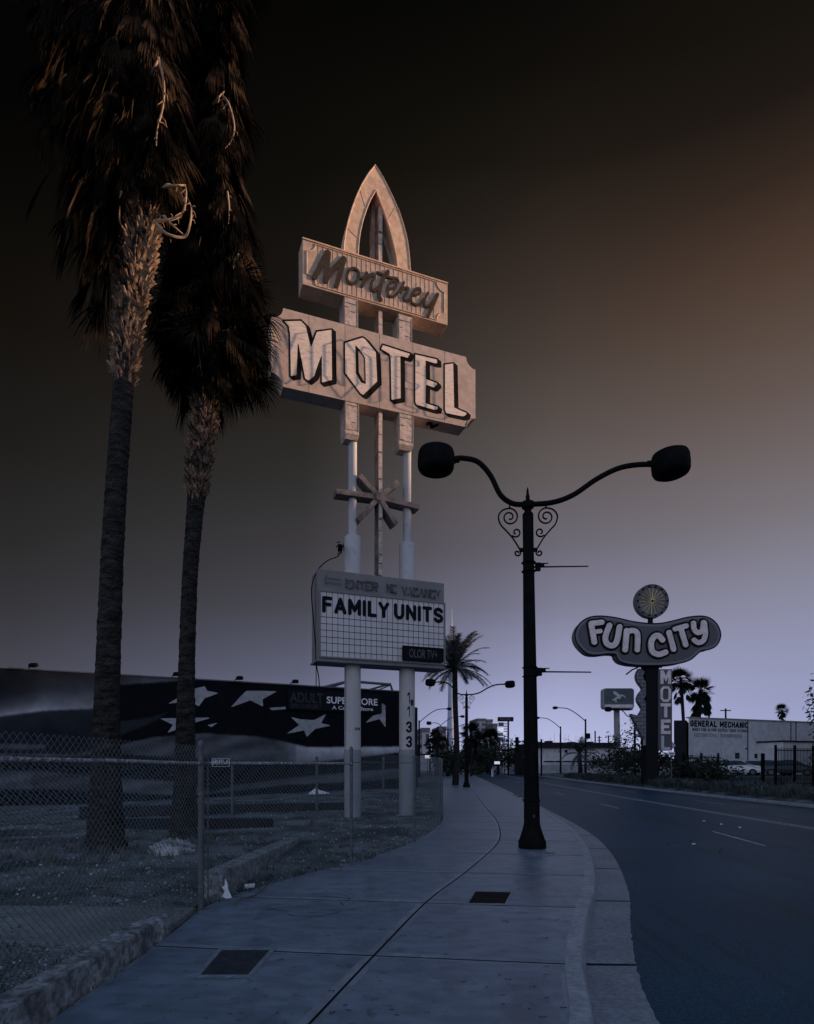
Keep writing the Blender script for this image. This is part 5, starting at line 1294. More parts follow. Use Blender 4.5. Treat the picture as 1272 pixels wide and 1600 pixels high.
# ------------------------------------------------------------------ building with the flag mural
WL = Frame((-1.07, 43, 0), math.atan2(43-33.6, -1.07+19.9))
wtop = 6.85
mural = thing('mural_building', 'long building whose side wall carries a dark flag mural with stars, behind the lot', 'building', (-1.07, 43, 0))
def smooth01(a, b, x): t = min(1, max(0, (x-a)/(b-a))); return t*t*(3-2*t)
def itp(x, pts): return float(np.interp(x, [p[0] for p in pts], [p[1] for p in pts]))
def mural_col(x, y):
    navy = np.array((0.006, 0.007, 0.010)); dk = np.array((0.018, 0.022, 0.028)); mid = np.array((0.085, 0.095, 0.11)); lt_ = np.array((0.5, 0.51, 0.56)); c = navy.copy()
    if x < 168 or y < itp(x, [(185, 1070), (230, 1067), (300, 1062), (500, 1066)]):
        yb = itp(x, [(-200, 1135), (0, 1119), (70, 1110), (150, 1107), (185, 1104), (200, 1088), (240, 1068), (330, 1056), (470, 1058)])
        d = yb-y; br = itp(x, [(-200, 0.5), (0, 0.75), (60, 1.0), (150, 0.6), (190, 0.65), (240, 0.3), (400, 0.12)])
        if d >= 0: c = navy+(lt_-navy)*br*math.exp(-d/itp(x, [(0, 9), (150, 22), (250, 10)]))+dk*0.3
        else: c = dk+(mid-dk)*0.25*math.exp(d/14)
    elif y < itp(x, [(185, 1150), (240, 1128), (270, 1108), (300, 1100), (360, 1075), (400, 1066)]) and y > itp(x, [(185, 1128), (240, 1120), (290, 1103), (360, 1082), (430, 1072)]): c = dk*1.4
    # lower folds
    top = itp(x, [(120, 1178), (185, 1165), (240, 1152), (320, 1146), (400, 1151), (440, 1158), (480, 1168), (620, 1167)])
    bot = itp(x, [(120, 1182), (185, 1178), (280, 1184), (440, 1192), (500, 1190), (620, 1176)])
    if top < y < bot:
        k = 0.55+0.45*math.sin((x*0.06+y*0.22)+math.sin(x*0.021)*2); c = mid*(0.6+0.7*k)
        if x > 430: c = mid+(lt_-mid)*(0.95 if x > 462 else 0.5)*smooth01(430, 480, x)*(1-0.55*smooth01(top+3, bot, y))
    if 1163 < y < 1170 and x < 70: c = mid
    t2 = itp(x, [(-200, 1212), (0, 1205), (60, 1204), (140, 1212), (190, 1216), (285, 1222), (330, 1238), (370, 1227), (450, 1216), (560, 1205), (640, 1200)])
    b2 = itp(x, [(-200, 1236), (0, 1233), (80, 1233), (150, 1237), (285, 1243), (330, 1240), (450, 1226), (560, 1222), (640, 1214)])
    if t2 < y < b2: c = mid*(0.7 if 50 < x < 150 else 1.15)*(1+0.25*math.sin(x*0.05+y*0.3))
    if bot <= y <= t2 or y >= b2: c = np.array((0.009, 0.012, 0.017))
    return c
tL0, tR0 = -60.0, 1.2
mb = MB(); ns_, nz_ = 560, 190; vs = []; cols_ = []; xsn = []
for i in range(ns_+1):
    t_ = -25+(tR0+25)*i/ns_
    for j in range(nz_+1):
        z = -1.2+(wtop+1.2)*j/nz_; p = WL.w(t_, z, 0); vs.append(tuple(p))
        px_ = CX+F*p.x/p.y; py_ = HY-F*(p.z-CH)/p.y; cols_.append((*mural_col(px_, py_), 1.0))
fs = [(i*(nz_+1)+j, (i+1)*(nz_+1)+j, (i+1)*(nz_+1)+j+1, i*(nz_+1)+j+1) for i in range(ns_) for j in range(nz_)]
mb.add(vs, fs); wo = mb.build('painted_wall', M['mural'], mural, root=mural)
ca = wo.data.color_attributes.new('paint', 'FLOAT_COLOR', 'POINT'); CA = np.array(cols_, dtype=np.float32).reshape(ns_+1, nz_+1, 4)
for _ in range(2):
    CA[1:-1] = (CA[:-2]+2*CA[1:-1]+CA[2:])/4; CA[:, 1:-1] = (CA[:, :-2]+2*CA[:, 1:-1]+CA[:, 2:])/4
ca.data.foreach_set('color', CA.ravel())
MB().fbox(WL, tL0, -25, -2, wtop, -14, 0).fbox(WL, -25, tR0, -2, wtop, -14, -0.01).build('wall', M['dark_wall'], mural, root=mural)
MB().fbox(WL, tL0, tR0+0.05, wtop, wtop+0.07, -14, 0.04).build('coping', M['panel_grey'], mural, root=mural)
def wpoly(pts, off, sc, d): return [WL.px(off[0]+x/sc, off[1]+y/sc, d) for x, y in pts]
st_ = [([(740, 226), (800, 190), (790, 150), (850, 160), (905, 148), (915, 168), (968, 178), (905, 200), (878, 237), (835, 212)], (0, 1020), 2.827),
       ([(1018, 242), (1065, 190), (1088, 168), (1140, 168), (1225, 170), (1160, 205), (1162, 238), (1105, 210)], (0, 1020), 2.827),
       ([(705, 290), (860, 287), (938, 286), (862, 308), (850, 335), (820, 325), (738, 355), (765, 318)], (0, 1020), 2.827),
       ([(912, 320), (965, 308), (948, 318), (935, 328)], (0, 1020), 2.827),
       ([(155, 410), (225, 427), (320, 432), (408, 388), (370, 455), (447, 470), (330, 495), (270, 552), (250, 505), (120, 532), (215, 468)], (420, 1030), 4.543),
       ([(685, 452), (740, 400), (795, 385), (800, 310), (828, 330), (828, 485), (785, 425)], (420, 1030), 4.543),
       ([(0, 345), (20, 362), (120, 355), (120, 338)], (420, 1030), 4.543)]
for pg, off, sc in st_:
    sdf_mesh(MB(), WL, [('p', wpoly(pg, off, sc, 0))], 0.06, None, 0.02).build('painted_star', M['star'], mural, root=mural)
# store sign at the right end
q = [WL.px(450, 1077, 0.1), WL.px(596, 1085, 0.1), WL.px(596, 1113, 0.1), WL.px(450, 1110, 0.1)]
s0, s1 = q[0][0], q[1][0]; sz1 = (q[0][1]+q[1][1])/2; sz0 = (q[2][1]+q[3][1])/2
ss = MB().fbox(WL, s0, s1, sz0, sz1, 0.0, 0.16).build('store_sign', M['navy'], mural, root=mural)
def wt(s, xa, xb, ya, yb_, mtl, name, bold=0.01):
    ta, z1v = WL.px(xa, ya, 0.17); tb2, _ = WL.px(xb, ya, 0.17); z0v = WL.px(xa, yb_, 0.17)[1]
    text(MB(), WL, s, ta, tb2, z0v, z1v, 0, 0.17, bold=bold).build(name, mtl, ss, root=mural)
wt('SUPERSTORE', 510.5, 590, 1088, 1099, M['sign_white'], 'lettering', 0.02)
wt('A Couples Store', 519, 583, 1102.5, 1110, M['sign_white'], 'small_lettering', 0.015)
wt('ADULT', 453, 505, 1081, 1097, M['sign_dull'], 'faded_lettering', 0.02)
wt('OPEN 24 HOURS 7', 454, 502, 1099, 1106, M['sign_dull'], 'small_lettering', 0.02)
for x, y in ((52, 1047), (276, 1056), (374, 1062), (461, 1067)):
    t_, z = WL.px(x, y, 0.3); fm = MB().tube([WL.w(t_-0.25, wtop, 0), WL.w(t_-0.2, wtop+0.15, 0.05), WL.w(t_, wtop+0.22, 0.3)], 0.03, 6)
    fo = fm.build('floodlight', M['iron'], mural, root=mural); MB().box(WL.w(t_, wtop+0.22, 0.35), (0.42, 0.3, 0.18), Matrix.Rotation(R(25), 3, 'X'), 0.8).build('lamp_head', M['iron'], fo, root=mural)
# right-hand return of the building: pilaster, downpipe, roof frame
MB().fbox(WL, tR0, tR0+0.25, -0.5, wtop-0.3, -3, -0.2).build('corner_pilaster', M['post_base'], mural, root=mural)
MB().fbox(WL, tR0+0.25, tR0+1.1, -0.5, wtop-1.0, -6, -0.5).build('side_wall', M['dark_wall'], mural, root=mural)
MB().tube([WL.w(tR0+0.4, 0, -0.1), WL.w(tR0+0.4, wtop-0.2, -0.1)], 0.08, 8).build('downpipe', M['star'], mural, root=mural)
fm = MB(); pp = [WL.px(498, 1079, -3)[0], WL.px(545, 1064, -3)[0], WL.px(610, 1067, -3)[0], WL.px(616, 1078, -3)[0]]
zr = WL.px(540, 1064, -3)[1]
fm.tube([WL.w(pp[0]-1, wtop, -3), WL.w(pp[1], zr, -3), WL.w(pp[2], zr-0.05, -3), WL.w(pp[3], wtop, -3)], 0.11, 6).tube([WL.w(pp[0]-1, wtop, -9), WL.w(pp[1], zr, -9), WL.w(pp[2], zr-0.05, -9), WL.w(pp[3], wtop, -9)], 0.11, 6)
fm.tube([WL.w(pp[1], zr, -3), WL.w(pp[1], zr, -9)], 0.08, 6).tube([WL.w(pp[2], zr, -3), WL.w(pp[2], zr, -9)], 0.08, 6).tube([WL.w(pp[2]-2, wtop, -3), WL.w(pp[2], zr-0.1, -3)], 0.05, 5)
fm.build('roof_frame', M['galv'], mural, root=mural)

# ------------------------------------------------------------------ amoeba-shaped sign on a pylon across the road
FS = Frame((0, 48, 0), 0.0)
fun = thing('motel_pylon_sign', 'curvy amoeba-shaped sign with bubble letters, spoked disc and vertical motel lettering across the road', 'sign', (PX(1022, 48.6), 48.6, 0))
def fz(pts, d=0): return [FS.px(860+x/4.24, 880+y/4.24, d) for x, y in pts]
def fb(name, mtl, mb, parent=None, smooth=False): return mb.build(name, M[mtl], parent or fun, root=fun, smooth=smooth)
ol = [(163, 480), (175, 430), (205, 390), (260, 358), (340, 350), (440, 362), (540, 385), (640, 398), (730, 398), (820, 380), (910, 358), (1000, 350), (1060, 365), (1105, 405), (1128, 460), (1122, 510), (1095, 550), (1050, 572), (1005, 578), (975, 600), (930, 638), (860, 662), (760, 675), (650, 678), (540, 672), (470, 655), (440, 625), (432, 603), (380, 600), (310, 608), (250, 600), (205, 565), (175, 525)]
op = [(p.x, p.y) for p in catmull([Vector((a, b, 0)) for a, b in fz(ol)], 4, True)]
body = fb('sign_body', 'fun_edge', sdf_mesh(MB(), FS, [('p', op)], 0.07, -1.0, 0.0))
fb('back_face', 'fun_body', sdf_mesh(MB(), FS, [('p', op)], 0.12, None, -1.0), body)
fb('face', 'fun_body', sdf_mesh(MB(), FS, [('p', op)], 0.07, None, 0.02, -0.24), body)
fb('rim', 'pole_dark', MB().tube([FS.w(*p, 0.0) for p in op+[op[0]]], 0.05, 6), body)
hwz = 20/4.24/F*48; S = []
def fs_(pts, k=1.0, sm_=True): S.append(('s', [(p.x, p.y) for p in catmull([Vector((a, b, 0)) for a, b in fz(pts)], 5)] if sm_ else fz(pts), hwz*k))
fs_([(268, 405), (288, 525)], 1.0, False); fs_([(268, 402), (338, 394)], 0.95, False); fs_([(282, 460), (328, 452)], 0.8, False)
fs_([(388, 415), (362, 490), (372, 535), (408, 548), (436, 520), (455, 425)], 1.0)
fs_([(502, 450), (492, 575)], 1.0, False); fs_([(502, 462), (535, 448), (568, 460), (575, 500), (572, 575)], 0.95)
fs_([(738, 510), (715, 484), (685, 488), (664, 530), (672, 585), (712, 606), (758, 592)], 1.0)
fs_([(782, 462), (812, 572)], 0.95, False)
fs_([(822, 438), (895, 418)], 0.9, False); fs_([(858, 430), (892, 542)], 0.95, False)
fs_([(944, 400), (948, 438), (970, 462), (1000, 450), (1010, 395)], 0.9); fs_([(1015, 398), (1022, 470), (1008, 515), (975, 528), (948, 512)], 0.9)
fb('letter_outline', 'black_paint', sdf_mesh(MB(), FS, S, 0.045, None, 0.05, 0.15), body)
fb('bubble_letters', 'fun_letter', sdf_mesh(MB(), FS, S, 0.04, 0.05, 0.16, -0.02), body)
# spoked disc
dc = fz([(682, 245)])[0]; rd = 112/4.24/F*48
disc = fb('disc', 'disc', MB().prism(FS, [(dc[0]+rd*math.cos(a*math.pi/24), dc[1]+rd*math.sin(a*math.pi/24)) for a in range(48)], -0.75, -0.25))
fb('disc_rim', 'fun_body', sdf_mesh(MB(), FS, [('s', [(dc[0]+rd*0.91*math.cos(a*math.pi/18), dc[1]+rd*0.91*math.sin(a*math.pi/18)) for a in range(37)], rd*0.085)], 0.04, -0.25, -0.18), disc)
m = MB()
for k in range(18):
    a = k*math.pi/9+0.1; m.tube([FS.w(dc[0]+0.04*math.cos(a), dc[1]+0.04*math.sin(a), -0.2), FS.w(dc[0]+rd*0.78*math.cos(a), dc[1]+rd*0.78*math.sin(a), -0.2)], 0.024, 4)
fb('spokes', 'gold', m, disc)
for k in range(14):
    a = k*math.pi/7; fb('bulb', 'pole_dark', MB().tube([FS.w(dc[0]+rd*0.88*math.cos(a), dc[1]+rd*0.88*math.sin(a), -0.18), FS.w(dc[0]+rd*0.88*math.cos(a), dc[1]+rd*0.88*math.sin(a), -0.08)], 0.07, 8), disc)
fb('disc_hub', 'pole_dark', MB().tube([FS.w(dc[0], dc[1], -0.2), FS.w(dc[0], dc[1], -0.1)], 0.08, 10), disc)
pn0 = fz([(668, 360)])[0]; pn1 = fz([(692, 400)])[0]; fb('disc_stem', 'pole_dark', MB().fbox(FS, pn0[0], pn1[0], pn1[1]-0.3, pn0[1]+0.3, -0.7, -0.35))
# pylon and vertical lettering box
a_ = fz([(645, 690)])[0]; b_ = fz([(727, 700)])[0]
fb('pylon', 'pole_dark', MB().fbox(FS, a_[0], b_[0], -0.3, a_[1]+0.5, -1.4, -0.3))
c0_ = fz([(722, 1240)])[0]; c1_ = fz([(812, 700)])[0]
vb = fb('lettering_box', 'fun_body', MB().fbox(FS, c0_[0], c1_[0], c0_[1], c1_[1], -1.2, -0.15))
LG = {'M': [[(0, 0), (0, 1), (.28, 1), (.5, .55), (.72, 1), (1, 1), (1, 0), (.72, 0), (.72, .55), (.5, .15), (.28, .55), (.28, 0)]],
      'T': [[(0, 1), (0, .78), (.36, .78), (.36, 0), (.64, 0), (.64, .78), (1, .78), (1, 1)]],
      'E': [[(0, 0), (0, 1), (1, 1), (1, .78), (.3, .78), (.3, .61), (.85, .61), (.85, .4), (.3, .4), (.3, .22), (1, .22), (1, 0)]],
      'L': [[(0, 0), (0, 1), (.3, 1), (.3, .2), (1, .2), (1, 0)]]}
for ch, y0, y1, wk in (('M', 708, 800, 1), ('O', 815, 918, 1), ('T', 928, 1022, 1), ('E', 1035, 1132, 0.9), ('L', 1142, 1238, 0.85)):
    x0, z1v = fz([(733, y0)], 0)[0]; x1, z0v = fz([(802, y1)], 0)[0]; w = (x1-x0)
    if ch == 'O':
        k = w*0.22; q = [(x0+k/2+.15, z0v+k/2), (x1-k/2-.15, z0v+k/2), (x1-k/2, z0v+k/2+.2), (x1-k/2, z1v-k/2-.2), (x1-k/2-.15, z1v-k/2), (x0+k/2+.15, z1v-k/2), (x0+k/2, z1v-k/2-.2), (x0+k/2, z0v+k/2+.2), (x0+k/2+.15, z0v+k/2)]
        m = sdf_mesh(MB(), FS, [('s', q, k/2)], 0.03, -0.15, -0.05)
    else:
        m = sdf_mesh(MB(), FS, [('p', [(x0+w*(0.5+(a-0.5)*wk), z0v+(z1v-z0v)*b) for a, b in LG[ch][0]])], 0.03, -0.15, -0.05)
    fb('block_letter', 'fun_letter' if ch != 'L' else 'fun_pale', m, vb)
fb('pointer', 'fun_pale', MB().prism(FS, fz([(820, 1178), (846, 1208), (820, 1232)])[::-1], -0.6, -0.4), vb)
fb('wall_pointer_strip', 'fun_edge', MB().prism(FS, fz([(812, 1080), (818, 1080), (818, 1180), (812, 1180)])[::-1], -0.6, -0.5), vb)
# wavy tiled arrow
wv = catmull([Vector((*p, 0)) for p in fz([(622, 702), (606, 735), (612, 770), (640, 810), (645, 840), (622, 870), (612, 900), (632, 935), (645, 965), (625, 1005), (610, 1030)])], 5)
wv = [(p.x, p.y) for p in wv]; hw = 21/4.24/F*48; vs = []
for i, p in enumerate(wv):
    q0 = wv[max(i-1, 0)]; q1 = wv[min(i+1, len(wv)-1)]; d = Vector((q1[0]-q0[0], q1[1]-q0[1])).normalized(); n_ = Vector((-d.y, d.x))*hw
    vs.append((p[0]-n_.x, p[1]-n_.y)); vs.append((p[0]+n_.x, p[1]+n_.y))
m = MB(); N_ = len(wv)
m.add([FS.w(*v, -0.35) for v in vs]+[FS.w(*v, -0.9) for v in vs], [(2*i, 2*i+1, 2*i+3, 2*i+2) for i in range(N_-1)]+[(2*N_+2*i, 2*N_+2*i+2, 2*N_+2*i+3, 2*N_+2*i+1) for i in range(N_-1)]+[(2*i, 2*i+2, 2*N_+2*i+2, 2*N_+2*i) for i in range(N_-1)]+[(2*i+1, 2*N_+2*i+1, 2*N_+2*i+3, 2*i+3) for i in range(N_-1)])
aw = fb('arrow_shaft', 'arrow_tiles', m)
fb('arrow_head', 'arrow_tiles', MB().prism(FS, fz([(546, 995), (565, 1000), (650, 1025), (656, 1130), (640, 1168), (628, 1160)])[::-1], -0.93, -0.32), aw)
m = MB()
for i in range(5): 
    q = fz([(628, 1172+i*8), (660, 1166+i*8)]); m.tube([FS.w(*q[0], -0.4), FS.w(*q[1], -0.4)], 0.035, 4)
fb('arrow_tip_tubes', 'fun_pale', m, aw)
for x0, y0, x1, y1 in ((520, 730, 600, 683), (700, 690, 760, 683), (705, 682, 720, 700), (742, 682, 735, 698)):
    q = fz([(x0, y0), ((x0+x1)/2, (y0+y1)/2-8), (x1, y1)]); fb('loose_bracket', 'pole_dark', MB().tube([FS.w(*p, -0.6) for p in q], 0.06, 5))

# billboard with a winged insect
BL = Frame((0, 74, 0), 0.0)
bill = thing('billboard', 'rounded rectangular sign on a pale post with a small winged insect emblem', 'sign', (PX(967, 74), 74, 0))
def b3(pts, d=0): return [BL.px(930+x/9.785, 1060+y/9.785, d) for x, y in pts]
def bb_(name, mtl, mb, parent=None): return mb.build(name, M[mtl], parent or bill, root=bill)
def rrect(x0, x1, y0, y1, r, n=5):
    out = []
    for cx, cy, a0 in ((x1-r, y0+r, 270), (x1-r, y1-r, 0), (x0+r, y1-r, 90), (x0+r, y0+r, 180)):
        for k in range(n+1): a = R(a0+90*k/n); out.append((cx+r*math.cos(a), cy+r*math.sin(a)))
    return b3(out)
bo = bb_('sign_box', 'star', MB().prism(BL, rrect(118, 598, 150, 468, 45)[::-1], -0.9, -0.02))
bb_('panel', 'sign_teal', MB().prism(BL, rrect(140, 582, 158, 455, 38)[::-1], -0.02, 0.04), bo)
bb_('ground_band', 'panel_grey', MB().prism(BL, b3([(150, 358), (575, 358), (578, 400), (146, 400)])[::-1], 0.04, 0.045), bo)
bb_('pale_band', 'fun_letter', MB().prism(BL, b3([(145, 400), (578, 400), (575, 438), (560, 448), (165, 448), (148, 435)])[::-1], 0.04, 0.05), bo)
em = sdf_mesh(MB(), BL, [('p', b3([(272, 205), (300, 196), (345, 228), (378, 258), (360, 275), (318, 262), (290, 245)])), ('s', b3([(300, 320), (350, 285), (400, 262)]), 0.13), ('s', b3([(400, 252), (440, 270), (452, 290)]), 0.06), ('s', b3([(270, 325), (310, 330), (318, 355)]), 0.09), ('s', b3([(345, 300), (380, 300)]), 0.09)], 0.03, 0.045, 0.06)
bb_('insect_emblem', 'fun_pale', em, bo)
bb_('post', 'star', MB().prism(BL, b3([(315, 468), (385, 468), (395, 950), (322, 950)])[::-1], -0.75, -0.25).prism(BL, [(b3([(322, 950)])[0][0], b3([(322, 950)])[0][1]+0.01), (b3([(395, 950)])[0][0], b3([(395, 950)])[0][1]+0.01), (b3([(395, 950)])[0][0], -0.2), (b3([(322, 950)])[0][0], -0.2)][::-1], -0.75, -0.25))
bb_('light_tray', 'pole_dark', MB().prism(BL, b3([(215, 470), (555, 470), (555, 485), (215, 485)])[::-1], -0.6, 0.5), bo)

# ------------------------------------------------------------------ garage (white block building) on the right
GA = Frame((PX(1076, 63), 63, 0), math.atan2(7, 17.2))
gar = thing('garage_building', 'long white block garage with a painted general mechanic sign, right of the pylon sign', 'building', tuple(GA.O))
GT = Z(1122, 63); gl = 34
gFR = GA.w(gl, 0, 0); gp = [(GA.O.x, 63), (gFR.x, gFR.y), (gFR.x+6, gFR.y+12), (GA.O.x*75/63+0.4, 75)]
MB().slab(gp, -0.3, GT).build('wall', M['white_wall'], gar, root=gar)
MB().fbox(GA, -0.05, gl, GT+0.003, GT+0.12, -0.3, 0.1).build('parapet', M['star'], gar, root=gar)
MB().add([], []) if False else None
m = MB().slab([(PX(1053, 63.5), 63.5), (GA.O.x-0.02, 63.4), (GA.O.x*74/63+0.3, 74), (PX(1053, 74), 74)], -0.3, GT-0.2); m.build('side_annex', M['dark_wall'], gar, root=gar)
def gz(x, y): return GA.px(1020+x/5.05, 1030+y/5.05, 0)
def gt(s, xa, xb, ya, yb_, mtl, bold, name='lettering'):
    ta, z1v = gz(xa, ya); tb2, zz1 = gz(xb, ya+ (xb-xa)*0.02); z0v = gz(xa, yb_)[1]
    text(MB(), GA, s, ta, tb2, z0v, z1v, 0, 0.012, bold=bold).build(name, M[mtl], gar, root=gar)
ta, z1v = gz(295, 480); tb2 = gz(752, 486)[0]; z0v = gz(295, 532)[1]
sdf_mesh(MB(), GA, stroke_prims('GENERAL MECHANIC', ta, tb2, z0v, z1v, 0.085, 0.06), 0.022, None, 0.012).build('wall_lettering', M['navy'], gar, root=gar)
gt('BRAKES & TUNES · A/C WORK · ELECTRICAL · TUNE-UP · OIL CHANGE', 312, 748, 541, 566, 'navy', 0.03, 'wall_lettering')
gt('RESTORATIONS / TRANSMISSIONS', 325, 705, 583, 613, 'reader_frame', 0.02, 'faded_wall_lettering')
for x in (748, 1088, 1128): t_ = gz(x, 600)[0]; MB().fbox(GA, t_-0.06, t_+0.06, 0, GT-0.02, 0, 0.06).build('downpipe' if x > 1000 else 'wall_joint', M['panel_grey'], gar, root=gar)
for x0, x1, y0, y1 in ((650, 682, 738, 782), (803, 822, 745, 780), (730, 745, 700, 712)):
    a, b = gz(x0, y0), gz(x1, y1); wdw = MB().fbox(GA, a[0], b[0], b[1], a[1], 0, 0.05).build('window', M['pole_dark'], gar, root=gar)
    MB().fbox(GA, a[0]+0.08, b[0]-0.08, b[1]+0.08, a[1]-0.08, 0.05, 0.06).build('pane', M['glass'], wdw, root=gar)
a = gz(822, 660); b = gz(1272, 650)
an = MB().fbox(GA, a[0], gl-0.5, -0.3, a[1], 0.02, 3.0).build('lean_to', M['white_wall'], gar, root=gar)
MB().fbox(GA, a[0]-0.15, gl-0.4, a[1]+0.003, a[1]+0.15, 0.02, 3.2).build('lean_to_roof', M['dark_wall'], gar, root=gar)

# iron picket fence and parked cars
def picket(label, x0, x1, Y, yt, ybot, n, rail_y, loc):
    A = Vector((PX(x0, Y), Y, 0)); B = Vector((PX(x1, Y), Y+1.5, 0)); t = thing('iron_fence', label, 'fence', tuple(A), 'iron picket fences across the road')
    zt_ = Z(yt, Y); m = MB()
    for k in range(n+1):
        p = A.lerp(B, k/n); m.box((p.x, p.y, zt_/2), (0.03, 0.03, zt_))
    m.build('pickets', M['iron'], t, root=t)
    for z in (zt_-0.2, 0.3): MB().tube([(A.x, A.y, z), (B.x, B.y, z)], 0.035, 4).build('rail', M['iron'], t, root=t)
    for k in (0, 0.5, 1):
        p = A.lerp(B, k); MB().box((p.x, p.y, zt_/2+0.1), (0.13, 0.13, zt_+0.2)).build('post', M['iron'], t, root=t)
picket('tall iron picket fence at the right picture edge', 1212, 1292, 45, 1168, 1210, 26, 0, 0)
picket('lower iron picket fence in front of the parked cars, left of the tall one', 1191, 1211, 47, 1181, 1210, 7, 0, 0)
picket('low iron fence before the dark bushes left of the parked cars', 1068, 1137, 50, 1180, 1207, 20, 0, 0)
def car_proto(mtl, name='parked_car'):
    t = thing(name, '', 'car', (0, 0, 0), 'cars parked behind the iron fence')
    prof = [(-2.25, 0.35), (-2.3, 0.62), (-2.2, 0.86), (-1.9, 0.95), (-1.45, 1.0), (-0.9, 1.36), (-0.2, 1.45), (0.5, 1.42), (1.2, 1.02), (1.9, 0.9), (2.2, 0.76), (2.28, 0.5), (2.2, 0.3), (1.85, 0.26), (-1.9, 0.26)]
    half = [(0.80, 0.82), (0.86, 0.86), (0.88, 0.88), (0.87, 0.87)]
    m = MB(); n = len(prof); vs = []
    def wd(z): return 0.86 if z < 0.95 else 0.86-(z-0.95)*0.55
    for s in (-1, 1):
        for x, z in prof: vs.append((x, s*wd(z), z))
    fs = [tuple(range(n)), tuple(range(n, 2*n))[::-1]]+[(i, n+i, n+(i+1) % n, (i+1) % n) for i in range(n)]
    m.add(vs, fs); body = m.build('body', M[mtl], t, bevel=0.05)
    g = MB()
    for s in (-1, 1):
        g.add([(-1.3, s*0.85, 1.0), (-0.85, s*0.66, 1.32), (-0.15, s*0.61, 1.4), (0.45, s*0.63, 1.37), (1.0, s*0.84, 1.04)], [(0, 1, 2, 3, 4)])
    g.add([(1.16, -0.72, 1.06), (1.16, 0.72, 1.06), (0.56, 0.56, 1.405), (0.56, -0.56, 1.405)], [(0, 1, 2, 3)]); g.add([(-1.42, -0.72, 1.05), (-1.42, 0.72, 1.05), (-0.97, 0.58, 1.34), (-0.97, -0.58, 1.34)], [(3, 2, 1, 0)])
    g.v = [(x*1.012, y*1.012, z*1.008) for x, y, z in g.v]; g.build('windows', M['glass'], t)
    for x in (-1.4, 1.4):
        for s in (-1, 1):
            w = MB(); w.tube([(x, s*0.68, 0.32), (x, s*0.89, 0.32)], 0.32, 18); wo_ = w.build('wheel', M['tyre'], t)
            MB().tube([(x, s*0.885, 0.32), (x, s*0.905, 0.32)], 0.19, 14).build('rim', M['galv'], wo_)
    for s in (-1, 1): MB().box((2.24, s*0.62, 0.66), (0.1, 0.3, 0.13)).build('headlight', M['lamp_glass'], t)
    MB().box((2.27, 0, 0.5), (0.08, 0.8, 0.16)).build('grille', M['black'], t)
    return t
cs = car_proto('car_silver'); cs.location = (PX(1150, 58), 58, 0.7); cs.rotation_euler.z = R(-30); cs['label'] = 'pale silver car parked nose to the right, leftmost but one of the parked row'
copy_tree(cs, (PX(1178, 61), 61, 0.7), R(-38), 1, 'pale silver car at the middle of the parked row, just left of the low fence')
cd = car_proto('car_dark'); cd.location = (PX(1128, 60), 60, 0.7); cd.rotation_euler.z = R(-25); cd['label'] = 'dark car at the left end of the parked row by the bush'
cg = car_proto('car_grey'); cg.location = (PX(1203, 58), 58, 0.7); cg.rotation_euler.z = R(-50); cg['label'] = 'grey car parked behind the gap between the two iron fences'
copy_tree(cd, (PX(1232, 56), 56, 0.7), R(-28), 1, 'dark car parked behind the tall iron fence at right')
mb = MB(); mb.slab([(23.5, 50), (60, 46), (60, 90), (27.5, 62.5), (26.0, 57)], -0.4, 0.69); tag(mb.build('yard', M['desert']), kind='structure')
# small street sign before the pylon
t = thing('street_sign', 'tiny white rectangular one-way style plate on a thin pole right of the vertical lettering', 'sign', (PX(1049, 44), 44, 0))
MB().tube([(PX(1049, 44), 44, 0), (PX(1049, 44), 44, Z(1174, 44))], 0.03, 6).build('pole', M['galv'], t, root=t)
pl_ = MB().box((PX(1049, 44), 43.96, Z(1177.5, 44)), (0.48, 0.02, 0.22)).build('plate', M['sign_white'], t, root=t)
MB().box((PX(1049, 44), 43.945, Z(1177.5, 44)), (0.34, 0.006, 0.07)).build('plate_bar', M['panel_grey'], t, root=t)

# ------------------------------------------------------------------ far buildings
def building(name, label, boxes, loc, extra=None, cat='building', group=None):
    t = thing(name, label, cat, loc, group)
    for nm, mtl, fr, b in boxes: MB().fbox(fr, *b).build(nm, M[mtl], t, root=t)
    return t
LM = Frame((0, 106, 0), R(4))
def lz(x, y): return LM.px(820+x/5.3, 1080+y/5.3, 0)
x0, zr = lz(95, 425); x1, zr1 = lz(745, 437); zw = lz(300, 468)[1]
lmo = thing('low_motel', 'long low white motel with a dark flat roof band and small windows across the road', 'building', (x0, 106, 0))
MB().fbox(LM, x0, x1, -0.3, zw, -12, 0).build('wall', M['white_wall'], lmo, root=lmo)
MB().fbox(LM, x0-0.4, x1+0.4, zw+0.003, zr, -12.4, 0.6).build('roof', M['dark_roof'], lmo, root=lmo)
for a, b, c, d in ((245, 290, 403, 425), (437, 485, 412, 437), (595, 640, 410, 440)):
    p = lz(a, c); q = lz(b, d); MB().fbox(LM, p[0], q[0], zr+0.003, p[1], -6, -4).build('roof_unit', M['dark_roof'], lmo, root=lmo)
for a, b, c, d in ((150, 160, 482, 525), (163, 172, 482, 525), (240, 253, 485, 513), (276, 290, 480, 515), (325, 358, 482, 515), (682, 708, 482, 512)):
    p = lz(a, c); q = lz(b, d); w_ = MB().fbox(LM, p[0], q[0], q[1], p[1], 0.0, 0.06).build('window', M['sign_white'], lmo, root=lmo)
    MB().fbox(LM, p[0]+0.08, q[0]-0.08, q[1]+0.08, p[1]-0.08, 0.06, 0.08).build('pane', M['glass'], w_, root=lmo)
rr = random.Random(3); m = MB(); x = lz(130, 400)[0]
